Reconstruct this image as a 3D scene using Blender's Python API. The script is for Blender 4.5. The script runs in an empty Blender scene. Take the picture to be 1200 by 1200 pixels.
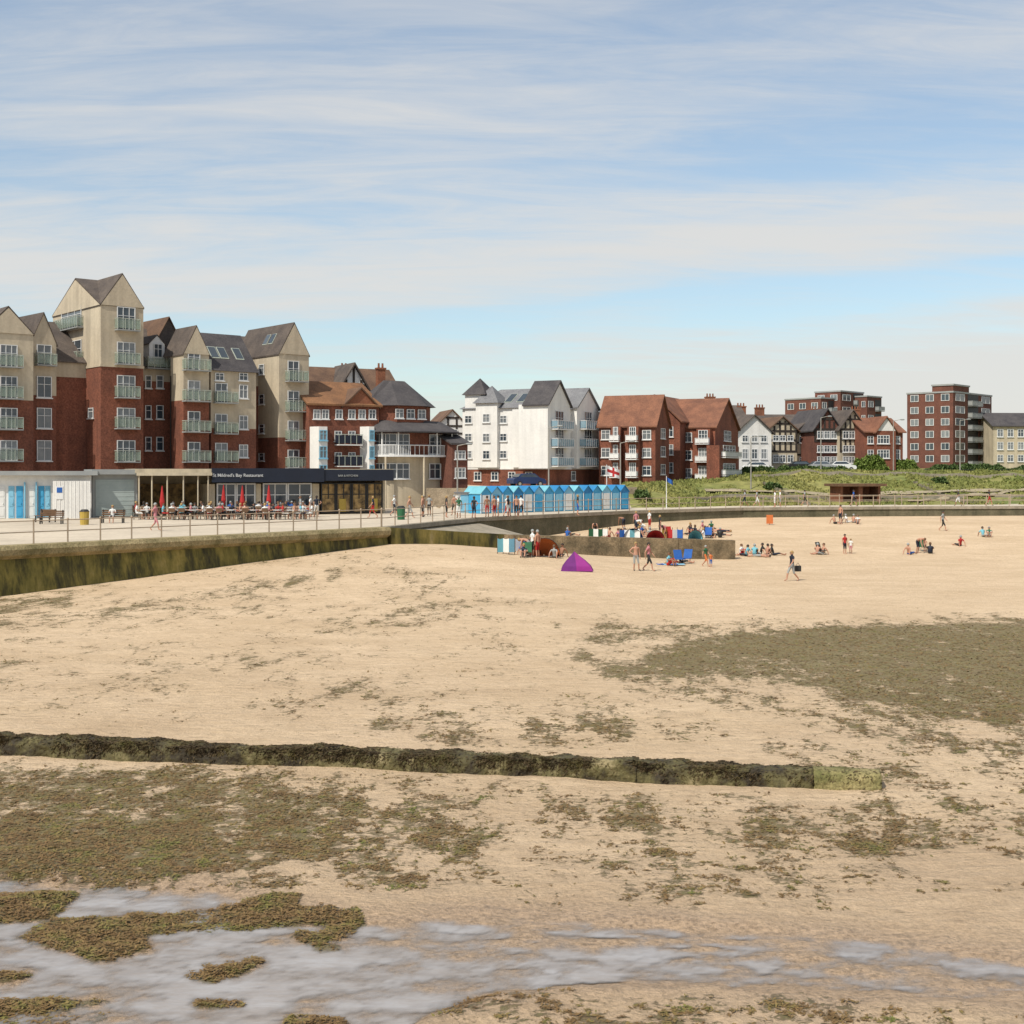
import bpy, math, random
import numpy as np
from mathutils import Vector, Matrix
R=random.Random(7)
H=6.2;F=1500.0;HY=553.0;ZP=2.6
C=bpy.context.scene.collection
def X(px,Y): return (px-600)/F*Y
# ---------------------------------------------------------------- materials
def nt(name):
    m=bpy.data.materials.new(name); m.use_nodes=True; t=m.node_tree
    return m,t,t.nodes['Principled BSDF']
def pm(name,c1,c2=None,scale=1.0,rough=0.8,bump=0.0,bscale=None,metal=0.0,stretch=(1,1,1),spec=0.3,streak=0.0,fine=0.0,alpha=1.0):
    m,t,b=nt(name); N=t.nodes; L=t.links
    c2=c2 or tuple(v*0.8 for v in c1)
    tc=N.new('ShaderNodeNewGeometry'); mp=N.new('ShaderNodeMapping'); mp.inputs['Scale'].default_value=stretch
    L.new(tc.outputs['Position'],mp.inputs['Vector'])
    n=N.new('ShaderNodeTexNoise'); n.inputs['Scale'].default_value=scale; n.inputs['Detail'].default_value=6; n.inputs['Roughness'].default_value=0.65
    L.new(mp.outputs[0],n.inputs['Vector'])
    r=N.new('ShaderNodeValToRGB'); r.color_ramp.elements[0].position=0.35; r.color_ramp.elements[1].position=0.65
    r.color_ramp.elements[0].color=(*c1,1); r.color_ramp.elements[1].color=(*c2,1)
    L.new(n.outputs['Fac'],r.inputs['Fac']); out=r.outputs['Color']
    if fine>0:
        n2=N.new('ShaderNodeTexNoise'); n2.inputs['Scale'].default_value=scale*14; n2.inputs['Detail'].default_value=3
        L.new(mp.outputs[0],n2.inputs['Vector'])
        mr=N.new('ShaderNodeMapRange'); mr.inputs['From Min'].default_value=0.3; mr.inputs['From Max'].default_value=0.7
        mr.inputs['To Min'].default_value=1-fine; mr.inputs['To Max'].default_value=1+fine
        L.new(n2.outputs['Fac'],mr.inputs['Value'])
        mx=N.new('ShaderNodeVectorMath'); mx.operation='SCALE'; L.new(out,mx.inputs[0]); L.new(mr.outputs[0],mx.inputs['Scale']); out=mx.outputs[0]
    if streak>0:
        mp2=N.new('ShaderNodeMapping'); mp2.inputs['Scale'].default_value=(1.5,1.5,0.12); L.new(tc.outputs['Position'],mp2.inputs['Vector'])
        n3=N.new('ShaderNodeTexNoise'); n3.inputs['Scale'].default_value=1.0; n3.inputs['Detail'].default_value=5; L.new(mp2.outputs[0],n3.inputs['Vector'])
        mr=N.new('ShaderNodeMapRange'); mr.inputs['From Min'].default_value=0.4; mr.inputs['From Max'].default_value=0.75
        mr.inputs['To Min'].default_value=1.0; mr.inputs['To Max'].default_value=1-streak
        L.new(n3.outputs['Fac'],mr.inputs['Value'])
        mx=N.new('ShaderNodeVectorMath'); mx.operation='SCALE'; L.new(out,mx.inputs[0]); L.new(mr.outputs[0],mx.inputs['Scale']); out=mx.outputs[0]
    L.new(out,b.inputs['Base Color'])
    b.inputs['Roughness'].default_value=rough; b.inputs['Metallic'].default_value=metal; b.inputs['Specular IOR Level'].default_value=spec; b.inputs['Alpha'].default_value=alpha
    if bump>0:
        n4=N.new('ShaderNodeTexNoise'); n4.inputs['Scale'].default_value=bscale or scale*4; n4.inputs['Detail'].default_value=5
        L.new(tc.outputs['Position'],n4.inputs['Vector'])
        bp=N.new('ShaderNodeBump'); bp.inputs['Strength'].default_value=bump; bp.inputs['Distance'].default_value=0.1
        L.new(n4.outputs['Fac'],bp.inputs['Height']); L.new(bp.outputs[0],b.inputs['Normal'])
    return m
def roofmat(name,c1,c2):
    m=pm(name,c1,c2,scale=0.7,rough=0.85,fine=0.25)
    t=m.node_tree;N=t.nodes;L=t.links;b=N['Principled BSDF']
    g=N.new('ShaderNodeNewGeometry'); w=N.new('ShaderNodeTexWave'); w.bands_direction='Z'; w.wave_profile='SAW'; w.inputs['Scale'].default_value=1.3; w.inputs['Distortion'].default_value=0.3
    L.new(g.outputs['Position'],w.inputs['Vector'])
    bp=N.new('ShaderNodeBump'); bp.inputs['Strength'].default_value=0.5; bp.inputs['Distance'].default_value=0.06
    L.new(w.outputs['Fac'],bp.inputs['Height']); L.new(bp.outputs[0],b.inputs['Normal'])
    return m
def glassmat(name,dark=(0.02,0.03,0.04),pale=(0.35,0.36,0.36),w=0.45):
    m,t,b=nt(name);N=t.nodes;L=t.links
    o=N.new('ShaderNodeObjectInfo'); r=N.new('ShaderNodeValToRGB'); r.color_ramp.elements[0].position=w; r.color_ramp.elements[1].position=1.0
    r.color_ramp.elements[0].color=(*dark,1); r.color_ramp.elements[1].color=(*pale,1)
    L.new(o.outputs['Random'],r.inputs['Fac'])
    g=N.new('ShaderNodeNewGeometry'); n=N.new('ShaderNodeTexNoise'); n.inputs['Scale'].default_value=1.2; L.new(g.outputs['Position'],n.inputs['Vector'])
    mx=N.new('ShaderNodeMix'); mx.data_type='RGBA'; L.new(n.outputs['Fac'],mx.inputs['Factor']); L.new(r.outputs['Color'],mx.inputs['A']); mx.inputs['B'].default_value=(0.05,0.07,0.09,1)
    L.new(mx.outputs['Result'],b.inputs['Base Color']); b.inputs['Roughness'].default_value=0.08; b.inputs['Specular IOR Level'].default_value=0.8
    return m
M={}
M['brick']=pm('red_brick',(0.235,0.086,0.052),(0.145,0.056,0.037),0.5,0.9,0.15,8,streak=0.22,fine=0.32)
M['brick2']=pm('orange_brick',(0.25,0.10,0.055),(0.16,0.068,0.04),0.6,0.9,0.15,8,fine=0.25)
M['brick3']=pm('dark_brick',(0.165,0.068,0.048),(0.11,0.047,0.035),0.6,0.9,0.15,8,fine=0.25)
M['beige']=pm('beige_render',(0.52,0.445,0.33),(0.43,0.365,0.275),0.35,0.9,0.1,5,streak=0.25,fine=0.06)
M['cream']=pm('cream_render',(0.56,0.48,0.35),(0.45,0.385,0.285),0.4,0.9,streak=0.25,fine=0.06)
M['white']=pm('white_render',(0.74,0.725,0.69),(0.66,0.645,0.62),0.4,0.8,streak=0.14,fine=0.04)
M['paint']=pm('white_paint',(0.70,0.70,0.69),(0.64,0.64,0.63),2,0.5)
M['slate']=roofmat('slate_roof',(0.085,0.077,0.077),(0.052,0.048,0.052))
M['slatel']=roofmat('light_slate_roof',(0.20,0.20,0.205),(0.145,0.145,0.155))
M['slateb']=roofmat('brown_slate_roof',(0.12,0.096,0.08),(0.072,0.059,0.053))
M['tile']=roofmat('red_tile_roof',(0.235,0.105,0.062),(0.14,0.064,0.042))
M['tileo']=roofmat('orange_tile_roof',(0.24,0.12,0.058),(0.15,0.076,0.04))
M['tileb']=roofmat('brown_tile_roof',(0.16,0.095,0.06),(0.10,0.06,0.042))
M['glass']=glassmat('window_glass')
M['glassd']=glassmat('dark_glass',(0.015,0.02,0.025),(0.10,0.11,0.12))
M['bglass']=pm('pale_green_balcony_glass',(0.30,0.37,0.30),(0.24,0.31,0.25),0.8,0.12,spec=0.8,alpha=0.42)
M['bblue']=pm('pale_blue_balcony_glass',(0.30,0.44,0.52),(0.24,0.38,0.46),0.8,0.15,spec=0.8,alpha=0.6)
M['brail']=pm('grey_green_rail',(0.40,0.43,0.37),(0.34,0.37,0.32),2,0.5)
M['navy']=pm('navy_paint',(0.014,0.019,0.034),(0.012,0.016,0.028),1,0.6)
M['sign']=pm('faded_white_lettering',(0.55,0.56,0.57),(0.48,0.49,0.50),3,0.7)
M['black']=pm('black_paint',(0.02,0.02,0.02),(0.03,0.03,0.03),2,0.5)
M['timber']=pm('dark_timber',(0.03,0.024,0.02),(0.045,0.035,0.03),2,0.8)
M['azure']=pm('azure_paint',(0.06,0.33,0.56),(0.05,0.28,0.48),1.5,0.5,fine=0.1)
M['sky2']=pm('light_blue_paint',(0.22,0.47,0.62),(0.18,0.41,0.55),1.5,0.5,fine=0.1)
M['teal']=pm('deep_blue_paint',(0.03,0.21,0.44),(0.025,0.17,0.37),1.5,0.5)
M['grey']=pm('grey_cladding',(0.30,0.31,0.30),(0.25,0.26,0.26),1,0.6)
M['conc']=pm('concrete',(0.36,0.31,0.24),(0.25,0.22,0.165),0.5,0.9,0.3,6,streak=0.25,fine=0.15)
M['prom']=pm('promenade_paving',(0.56,0.48,0.375),(0.45,0.385,0.30),0.25,0.9,0.1,6,fine=0.1)
M['metal']=pm('galvanised_metal',(0.38,0.36,0.32),(0.30,0.28,0.25),2,0.45,metal=0.3)
M['rail']=pm('weathered_rail',(0.42,0.33,0.24),(0.33,0.26,0.19),2,0.6)
M['wood']=pm('brown_wood',(0.16,0.09,0.05),(0.10,0.06,0.035),3,0.8)
M['red']=pm('red_canvas',(0.42,0.03,0.03),(0.32,0.02,0.02),2,0.8)
M['orange']=pm('orange_canvas',(0.58,0.17,0.05),(0.46,0.13,0.04),2,0.8)
M['purple']=pm('purple_nylon',(0.15,0.018,0.17),(0.10,0.012,0.12),2,0.6)
M['white_c']=pm('white_canvas',(0.68,0.68,0.66),(0.6,0.6,0.58),2,0.8)
M['blue_c']=pm('blue_canvas',(0.03,0.12,0.38),(0.02,0.08,0.30),2,0.8)
M['cyan_c']=pm('cyan_canvas',(0.18,0.45,0.54),(0.14,0.38,0.45),2,0.8)
M['yellow']=pm('yellow_paint',(0.45,0.32,0.07),(0.36,0.25,0.05),2,0.7)
M['green_p']=pm('green_paint',(0.03,0.13,0.06),(0.02,0.09,0.04),2,0.6)
M['rubber']=pm('rubber',(0.02,0.02,0.02),(0.03,0.03,0.03),2,0.8)
M['asphalt']=pm('asphalt',(0.055,0.055,0.055),(0.045,0.045,0.045),1,0.9,fine=0.1)
M['leaf']=pm('hedge_leaves',(0.04,0.075,0.018),(0.08,0.12,0.03),1.5,0.7,fine=0.3)
M['leaf2']=pm('bright_leaves',(0.09,0.14,0.022),(0.15,0.20,0.04),1.5,0.7,fine=0.3)
M['grassb']=pm('grass_blades',(0.25,0.235,0.075),(0.145,0.175,0.045),0.12,0.8,fine=0.15)
M['interior']=pm('warm_interior',(0.42,0.28,0.12),(0.06,0.045,0.03),1.6,0.9)
# ---------------------------------------------------------------- mesh builder
class Fr:
    def __init__(s,ox,oy,ang):
        s.o=(ox,oy); s.ang=ang; s.d=(math.cos(ang),math.sin(ang)); s.n=(-s.d[1],s.d[0])
    def __call__(s,u,v,z): return (s.o[0]+u*s.d[0]+v*s.n[0], s.o[1]+u*s.d[1]+v*s.n[1], z)
    def u(s,px,v=0):
        k=(px-600)/F; ox=s.o[0]+v*s.n[0]; oy=s.o[1]+v*s.n[1]
        return (k*oy-ox)/(s.d[0]-k*s.d[1])
    def z(s,py,u,v=0):
        Y=s(u,v,0)[1]; return H-(py-HY)/F*Y
    def right(s,u):
        p=s(u,0,0); return Fr(p[0],p[1],s.ang+math.pi/2)
def FL(px0,Y0,px1,Y1):
    a=(X(px0,Y0),Y0); b=(X(px1,Y1),Y1); return Fr(a[0],a[1],math.atan2(b[1]-a[1],b[0]-a[0]))
WF=Fr(0,0,0)
class MB:
    def __init__(s): s.v=[];s.f=[];s.m=[]
    def poly(s,pts,m=0):
        n=len(s.v); s.v+=[tuple(p) for p in pts]; s.f.append(tuple(range(n,n+len(pts)))); s.m.append(m)
    def hexa(s,p,m=0):
        n=len(s.v); s.v+=[tuple(q) for q in p]
        for f in ((0,3,2,1),(4,5,6,7),(0,1,5,4),(1,2,6,5),(2,3,7,6),(3,0,4,7)): s.f.append(tuple(n+i for i in f)); s.m.append(m)
    def box(s,fr,u0,u1,v0,v1,z0,z1,m=0):
        s.hexa([fr(u0,v0,z0),fr(u1,v0,z0),fr(u1,v1,z0),fr(u0,v1,z0),fr(u0,v0,z1),fr(u1,v0,z1),fr(u1,v1,z1),fr(u0,v1,z1)],m); return s
    def extr(s,a,b,m=0):
        n=len(s.v);k=len(a); s.v+=[tuple(q) for q in a]+[tuple(q) for q in b]
        s.f.append(tuple(range(n+k-1,n-1,-1))); s.m.append(m); s.f.append(tuple(range(n+k,n+2*k))); s.m.append(m)
        for i in range(k):
            j=(i+1)%k; s.f.append((n+i,n+j,n+k+j,n+k+i)); s.m.append(m)
    def cyl(s,p0,p1,r0,r1=None,n=8,m=0):
        r1=r0 if r1 is None else r1
        p0=Vector(p0);p1=Vector(p1);d=(p1-p0).normalized(); a=d.orthogonal().normalized(); b=d.cross(a)
        A=[p0+(a*math.cos(t)+b*math.sin(t))*r0 for t in [2*math.pi*i/n for i in range(n)]]
        B=[p1+(a*math.cos(t)+b*math.sin(t))*r1 for t in [2*math.pi*i/n for i in range(n)]]
        s.extr(A,B,m); return s
    def ball(s,c,r,m=0,nu=8,nv=6,sq=(1,1,1)):
        n=len(s.v)
        for j in range(nv+1):
            th=math.pi*j/nv
            for i in range(nu):
                ph=2*math.pi*i/nu
                s.v.append((c[0]+r*sq[0]*math.sin(th)*math.cos(ph),c[1]+r*sq[1]*math.sin(th)*math.sin(ph),c[2]+r*sq[2]*math.cos(th)))
        for j in range(nv):
            for i in range(nu):
                k=(i+1)%nu; s.f.append((n+j*nu+i,n+(j+1)*nu+i,n+(j+1)*nu+k,n+j*nu+k)); s.m.append(m)
    def gable(s,fr,u0,u1,v0,v1,ze,zr,axis='u',o=0.35,mr=0,mw=None,t=0.18,peak=0.5):
        if axis=='u':
            vm=v0+(v1-v0)*peak; s0=(zr-ze)/(vm-v0); s1=(zr-ze)/(v1-vm)
            prof=[(v0-o,ze-o*s0),(vm,zr),(v1+o,ze-o*s1)]
            q=[(a,z+t) for a,z in prof]+[(a,z) for a,z in prof[::-1]]
            s.extr([fr(u0-o,a,z) for a,z in q],[fr(u1+o,a,z) for a,z in q],mr)
            if mw is not None:
                for u in (u0,u1): s.poly([fr(u,v0,ze),fr(u,v1,ze),fr(u,vm,zr-0.02)],mw)
        else:
            um=u0+(u1-u0)*peak; s0=(zr-ze)/(um-u0); s1=(zr-ze)/(u1-um)
            prof=[(u0-o,ze-o*s0),(um,zr),(u1+o,ze-o*s1)]
            q=[(a,z+t) for a,z in prof]+[(a,z) for a,z in prof[::-1]]
            s.extr([fr(a,v0-o,z) for a,z in q],[fr(a,v1+o,z) for a,z in q],mr)
            if mw is not None:
                for v in (v0,v1): s.poly([fr(u0,v,ze),fr(u1,v,ze),fr(um,v,zr-0.02)],mw)
    def hip(s,fr,u0,u1,v0,v1,ze,zr,iu,iv=None,o=0.4,m=0):
        iv=(v1-v0)/2+o if iv is None else iv
        u0-=o;u1+=o;v0-=o;v1+=o
        s.hexa([fr(u0,v0,ze),fr(u1,v0,ze),fr(u1,v1,ze),fr(u0,v1,ze),fr(u0+iu,v0+iv-.01,zr),fr(u1-iu,v0+iv-.01,zr),fr(u1-iu,v1-iv+.01,zr),fr(u0+iu,v1-iv+.01,zr)],m)
def mk(name,mb,mats,par=None,label=None,cat=None,group=None,kind=None,smooth=False,loc=None):
    V=np.array(mb.v,dtype=float)
    if loc is None:
        loc=Vector(((V[:,0].min()+V[:,0].max())/2,(V[:,1].min()+V[:,1].max())/2,V[:,2].min()))
    loc=Vector(loc)
    me=bpy.data.meshes.new(name); me.from_pydata((V-np.array(loc)).tolist(),[],mb.f)
    for x in mats: me.materials.append(M[x] if isinstance(x,str) else x)
    me.polygons.foreach_set('material_index',mb.m)
    if smooth: me.polygons.foreach_set('use_smooth',[True]*len(mb.f))
    me.update()
    o=bpy.data.objects.new(name,me); C.objects.link(o)
    if par: o.parent=par; o.location=loc-Vector(par['_w'])
    else: o.location=loc
    o['_w']=tuple(loc)
    tag(o,label,cat,group,kind); return o
def tag(o,label=None,cat=None,group=None,kind=None):
    if label:o['label']=label
    if cat:o['category']=cat
    if group:o['group']=group
    if kind:o['kind']=kind
def thing(name,loc,label,cat,group=None):
    o=bpy.data.objects.new(name,None); o.empty_display_size=0.5; C.objects.link(o); o.location=loc; o['_w']=tuple(loc)
    tag(o,label,cat,group); return o
def text(name,s,size,loc,rotz,mat,par=None,font_ex=0.02,shear=0):
    cu=bpy.data.curves.new(name,'FONT'); cu.body=s; cu.size=size; cu.extrude=font_ex; cu.align_x='CENTER'; cu.shear=shear; cu.offset=0.006*size
    o=bpy.data.objects.new('tmp',cu); C.objects.link(o); bpy.context.view_layer.update()
    me=bpy.data.meshes.new_from_object(o.evaluated_get(bpy.context.evaluated_depsgraph_get()))
    bpy.data.objects.remove(o); me.materials.clear(); me.materials.append(M[mat])
    ob=bpy.data.objects.new(name,me); C.objects.link(ob); ob.rotation_euler=(math.pi/2,0,rotz)
    if par: ob.parent=par; ob.location=Vector(loc)-Vector(par['_w'])
    else: ob.location=loc
    return ob
# ---------------------------------------------------------------- numpy noise
TB={}
def vn(x,y,seed):
    if seed not in TB: TB[seed]=np.random.RandomState(seed).rand(256,256)
    T=TB[seed]; xi=np.floor(x).astype(int); yi=np.floor(y).astype(int); fx=x-xi; fy=y-yi
    fx=fx*fx*(3-2*fx); fy=fy*fy*(3-2*fy); a=xi&255;b=yi&255;a1=(xi+1)&255;b1=(yi+1)&255
    return (T[a,b]*(1-fx)+T[a1,b]*fx)*(1-fy)+(T[a,b1]*(1-fx)+T[a1,b1]*fx)*fy
def fbm(x,y,seed,o=4,g=0.55):
    s=0;a=1;t=0
    for i in range(o): s=s+a*vn(x*2**i+i*17.3,y*2**i+i*9.1,seed+i); t+=a; a*=g
    return np.clip((s/t-0.5)*1.7+0.5,0,1)
# ---------------------------------------------------------------- shore cover survey turned into ground data
GX,GY=np.meshgrid(np.arange(-60,1265,5.0),np.arange(600,1260,5.0))
def blur(A,k):
    for i in range(k):
        P=np.pad(A,1,mode='edge'); A=(P[:-2,1:-1]+P[2:,1:-1]+P[1:-1,:-2]+P[1:-1,2:]+P[1:-1,1:-1]*2)/6
    return A
def raster(polys):
    A=np.zeros_like(GX)
    for pts,val,bl in polys:
        ins=np.zeros(GX.shape,bool); n=len(pts)
        for i in range(n):
            x1,y1=pts[i];x2,y2=pts[(i+1)%n]
            if y1==y2: continue
            ins^=((y1>GY)!=(y2>GY))&(GX<(x2-x1)*(GY-y1)/(y2-y1)+x1)
        A=np.maximum(A,blur(ins.astype(float)*val,bl))
    return A
weed_polys=[
 ([(-60,690),(420,655),(660,700),(700,800),(640,860),(-60,850)],0.32,10),
 ([(-60,724),(120,716),(300,694),(420,680),(430,686),(300,704),(120,728),(-60,742)],0.60,1),
 ([(-60,704),(85,700),(92,722),(-60,732)],0.66,2),
 ([(230,770),(420,738),(560,698),(600,700),(480,752),(300,790)],0.46,3),
 ([(350,735),(560,700),(575,704),(380,750)],0.52,1),
 ([(-60,768),(240,752),(250,760),(-60,782)],0.48,1),
 ([(700,722),(760,728),(1260,715),(1260,905),(1100,895),(900,850),(740,808),(640,775)],0.58,7),
 ([(780,752),(860,738),(1060,730),(1260,727),(1260,864),(1120,851),(960,814),(840,798),(720,776)],0.95,4),
 ([(440,800),(760,808),(900,870),(620,888),(420,860)],0.45,6),
 ([(640,835),(800,848),(770,872),(640,868)],0.58,4),
 ([(-60,800),(500,810),(500,850),(-60,845)],0.34,5),
 ([(860,850),(1260,880),(1260,1030),(1020,970),(900,900)],0.48,8),
 ([(-60,885),(560,908),(1020,945),(1230,990),(900,1020),(600,1045),(-60,1050)],0.50,6),
 ([(-60,893),(260,900),(420,930),(620,970),(560,1005),(330,1018),(230,1040),(-60,1035)],0.70,4),
 ([(-60,950),(180,956),(280,980),(240,1032),(-60,1030)],0.92,4),
 ([(640,935),(760,950),(860,990),(680,990)],0.62,5),
 ([(560,1010),(1000,1000),(1260,1050),(1000,1070),(600,1060)],0.35,6),
 ([(430,1160),(1260,1176),(1260,1240),(430,1240)],0.35,4),
 ([(-60,1150),(100,1160),(140,1185),(40,1240),(-60,1240)],0.6,3)]
clump_polys=[
 ([(-60,1042),(95,1040),(88,1052),(60,1075),(-60,1085)],1,1),
 ([(15,1095),(60,1075),(150,1070),(250,1062),(300,1052),(360,1045),(350,1060),(420,1068),(430,1082),(300,1085),(170,1092),(180,1110),(120,1125),(60,1108)],1,1),
 ([(335,1092),(420,1080),(425,1088),(385,1100),(415,1112),(370,1110)],1,1),
 ([(215,1135),(300,1117),(315,1119),(285,1140),(230,1150)],1,1),
 ([(222,1168),(285,1165),(290,1176),(230,1180)],1,1),
 ([(-60,1135),(40,1137),(30,1145),(-60,1150)],1,1),
 ([(-60,1165),(140,1168),(110,1178),(-60,1190)],1,1),
 ([(335,1190),(400,1188),(410,1200),(330,1210)],0.8,1)]
water_polys=[
 ([(-60,1022),(120,1034),(235,1036),(300,1056),(430,1078),(560,1072),(700,1080),(860,1088),(1000,1098),(1260,1136),(1260,1180),(1050,1164),(900,1156),(700,1152),(590,1158),(520,1182),(420,1230),(-60,1240)],1,3)]
WM=raster(weed_polys); CM=raster(clump_polys); TM=raster(water_polys); TW=np.clip(blur(TM,22)*1.6,0,1)
RM=raster([([(520,1068),(800,1080),(1260,1130),(1260,1190),(600,1165)],1,12)])
def samp(A,x,y):
    yy=np.maximum(y,3.0); px=600+F*x/yy; py=HY+F*H/yy
    i=np.clip((px+60)/5,0,A.shape[1]-1.01); j=np.clip((py-600)/5,0,A.shape[0]-1.01)
    a=i.astype(int);b=j.astype(int);fx=i-a;fy=j-b
    return (A[b,a]*(1-fx)+A[b,a+1]*fx)*(1-fy)+(A[b+1,a]*(1-fx)+A[b+1,a+1]*fx)*fy
def gbase(x,y):
    x=np.asarray(x,float);y=np.asarray(y,float)
    t=np.clip((y-88)/37,0,1); g1=1.6*t*t*(3-2*t)*0.6+1.6*t*0.4
    al=(x+24.8)*.618+(y-62)*.786; pe=(x+24.8)*.786-(y-62)*.618
    zl=np.clip(0.2+1.3*al/26.7,0,1.5)*np.where(al>26.7,np.exp(-((al-26.7)/9.0)**2/2),1.0)
    g2=zl*np.exp(-np.maximum(pe,0)**2/(2*10.0**2))
    return np.maximum(g1,g2)+0.15*np.minimum(g1,g2)
def cover(x,y):
    w=samp(WM,x,y); c=samp(CM,x,y)
    n=fbm(x*1.6,y*0.8,11,6,0.8); n2=fbm(x*0.25,y*0.2,31,3)
    cv=w*1.15+(n-0.5)*0.95+(n2-0.5)*0.3-0.14
    cv=np.where(w<0.05,0,np.clip(cv,0,1))
    return np.maximum(cv,np.clip(c*1.15+(n-0.5)*0.7,0,1)*(c>0.02))
WATER_Z=-0.038
def gheight(x,y):
    w=samp(TM,x,y); c=samp(CM,x,y); r=samp(RM,x,y)
    z=gbase(x,y)+ (fbm(x*0.35,y*0.35,3,4)-0.5)*0.10*np.clip(1.2-y/110,0,1)+(fbm(x*2.2,y*2.2,5,3)-0.5)*0.035*np.clip(1.2-y/60,0,1)+0.03*(1-w)
    pool=-0.070+(fbm(x*1.3,y*2.0,21,6,0.7)-0.5)*0.075
    rip=0.016*(fbm(x*2.2+y*1.3,y*7.0,41,4,.6)-0.5)*2
    pool=pool+rip*0.3+r*(0.014+rip)
    z=z*(1-w)+pool*w
    return z+c*0.05*w*(0.6+0.8*fbm(x*3,y*3,51,3))
# ---------------------------------------------------------------- beach sheet
ys=[-20,-5,5,9,12]; 
y=12.0
while y<150: y*=1.0044 if y<32 else 1.006; ys.append(y)
ys+=[170,200,260,400,700,1500,3500]
xs=list(np.arange(-13,13.01,0.07)); xx=13.0;st=0.085
while xx<90: st*=1.03; xx+=st; xs.append(xx); xs.insert(0,-xx)
xs=[-3500,-1200,-400,-200]+xs+[200,400,1200,3500]
XX,YY=np.meshgrid(np.array(xs),np.array(ys))
ZZ=gheight(XX,YY)
def gridmesh(name,XX,YY,ZZ,mat):
    ny,nx=XX.shape
    me=bpy.data.meshes.new(name); n=ny*nx; me.vertices.add(n)
    me.vertices.foreach_set('co',np.stack([XX,YY,ZZ],-1).astype(np.float32).ravel())
    idx=np.arange(n).reshape(ny,nx); q=np.stack([idx[:-1,:-1],idx[:-1,1:],idx[1:,1:],idx[1:,:-1]],-1).reshape(-1,4)
    me.loops.add(q.size); me.loops.foreach_set('vertex_index',q.ravel().astype(np.int32))
    me.polygons.add(len(q)); me.polygons.foreach_set('loop_start',(np.arange(len(q))*4).astype(np.int32)); me.polygons.foreach_set('loop_total',np.full(len(q),4,np.int32))
    me.polygons.foreach_set('use_smooth',np.ones(len(q),bool)); me.update(calc_edges=True); me.validate()
    me.materials.append(mat); o=bpy.data.objects.new(name,me); C.objects.link(o); return o
def sandmat():
    m,t,b=nt('beach_sand');N=t.nodes;L=t.links
    g=N.new('ShaderNodeNewGeometry')
    def noi(s,d=5,r=0.6,sc=(1,1,1),dist=0.0):
        mp=N.new('ShaderNodeMapping'); mp.inputs['Scale'].default_value=sc; L.new(g.outputs['Position'],mp.inputs['Vector'])
        n=N.new('ShaderNodeTexNoise'); n.inputs['Scale'].default_value=s;n.inputs['Detail'].default_value=d;n.inputs['Roughness'].default_value=r; n.inputs['Distortion'].default_value=dist
        L.new(mp.outputs[0],n.inputs['Vector']); return n.outputs['Fac']
    def mth(op,a,b_,c=None,cl=False):
        n=N.new('ShaderNodeMath'); n.operation=op; n.use_clamp=cl
        for i,v in enumerate((a,b_,c)):
            if v is None: continue
            if isinstance(v,(int,float)): n.inputs[i].default_value=v
            else: L.new(v,n.inputs[i])
        return n.outputs[0]
    def mrg(v,a,b_,c=0.0,d=1.0):
        r=N.new('ShaderNodeMapRange'); L.new(v,r.inputs['Value']); r.inputs['From Min'].default_value=a; r.inputs['From Max'].default_value=b_; r.inputs['To Min'].default_value=c; r.inputs['To Max'].default_value=d; return r.outputs[0]
    def mix(f,a,b_):
        n=N.new('ShaderNodeMix'); n.data_type='RGBA'; L.new(f,n.inputs['Factor'])
        for k,v in (('A',a),('B',b_)):
            if isinstance(v,tuple): n.inputs[k].default_value=(*v,1)
            else: L.new(v,n.inputs[k])
        return n.outputs['Result']
    aw=N.new('ShaderNodeAttribute'); aw.attribute_name='weed'; at=N.new('ShaderNodeAttribute'); at.attribute_name='wet'
    base=mix(mrg(noi(0.22,5,0.6,(0.7,1.2,1)),0.35,0.65),(0.71,0.54,0.36),(0.595,0.44,0.28))
    base=mix(mth('MULTIPLY',mrg(noi(0.9,7,0.75,(0.6,1.3,1)),0.48,0.72),0.6),base,(0.45,0.32,0.195))
    base=mix(mth('MULTIPLY',mrg(noi(4.0,6,0.7),0.45,0.75),0.55),base,(0.40,0.28,0.165))
    base=mix(mth('MULTIPLY',mrg(noi(28,4,0.7),0.5,0.8),0.6),base,(0.25,0.165,0.09))
    wetc=mix(mrg(noi(13,4,0.75),0.42,0.66),(0.49,0.34,0.215),(0.20,0.13,0.075))
    col=mix(mth('MULTIPLY',at.outputs['Fac'],0.88),base,wetc)
    sp1=noi(7.5,5,0.75,(0.7,1.0,1),0.5); sp2=noi(3.2,8,0.85,(0.6,1.1,1),0.3)
    thr=mth('SUBTRACT',0.695,mth('MULTIPLY',aw.outputs['Fac'],0.31))
    m1=mrg(mth('SUBTRACT',sp1,thr),-0.01,0.05); m2=mrg(mth('SUBTRACT',sp2,mth('ADD',thr,0.012)),-0.01,0.04)
    msk=mth('MAXIMUM',m1,m2)
    wc=N.new('ShaderNodeValToRGB'); L.new(noi(1.7,6,0.8),wc.inputs['Fac'])
    e=wc.color_ramp.elements; e[0].position=0.3;e[0].color=(0.10,0.06,0.025,1); e[1].position=0.7;e[1].color=(0.17,0.115,0.045,1)
    e2=e.new(0.6); e2.color=(0.12,0.115,0.03,1)
    col=mix(mth('MULTIPLY',msk,0.8),col,wc.outputs['Color'])
    L.new(col,b.inputs['Base Color'])
    L.new(mrg(at.outputs['Fac'],0.3,1.0,0.95,0.33),b.inputs['Roughness']); b.inputs['Specular IOR Level'].default_value=0.4
    hn=mth('ADD',mth('MULTIPLY',noi(9,6,0.75),1.1),mth('MULTIPLY',msk,0.3))
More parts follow.
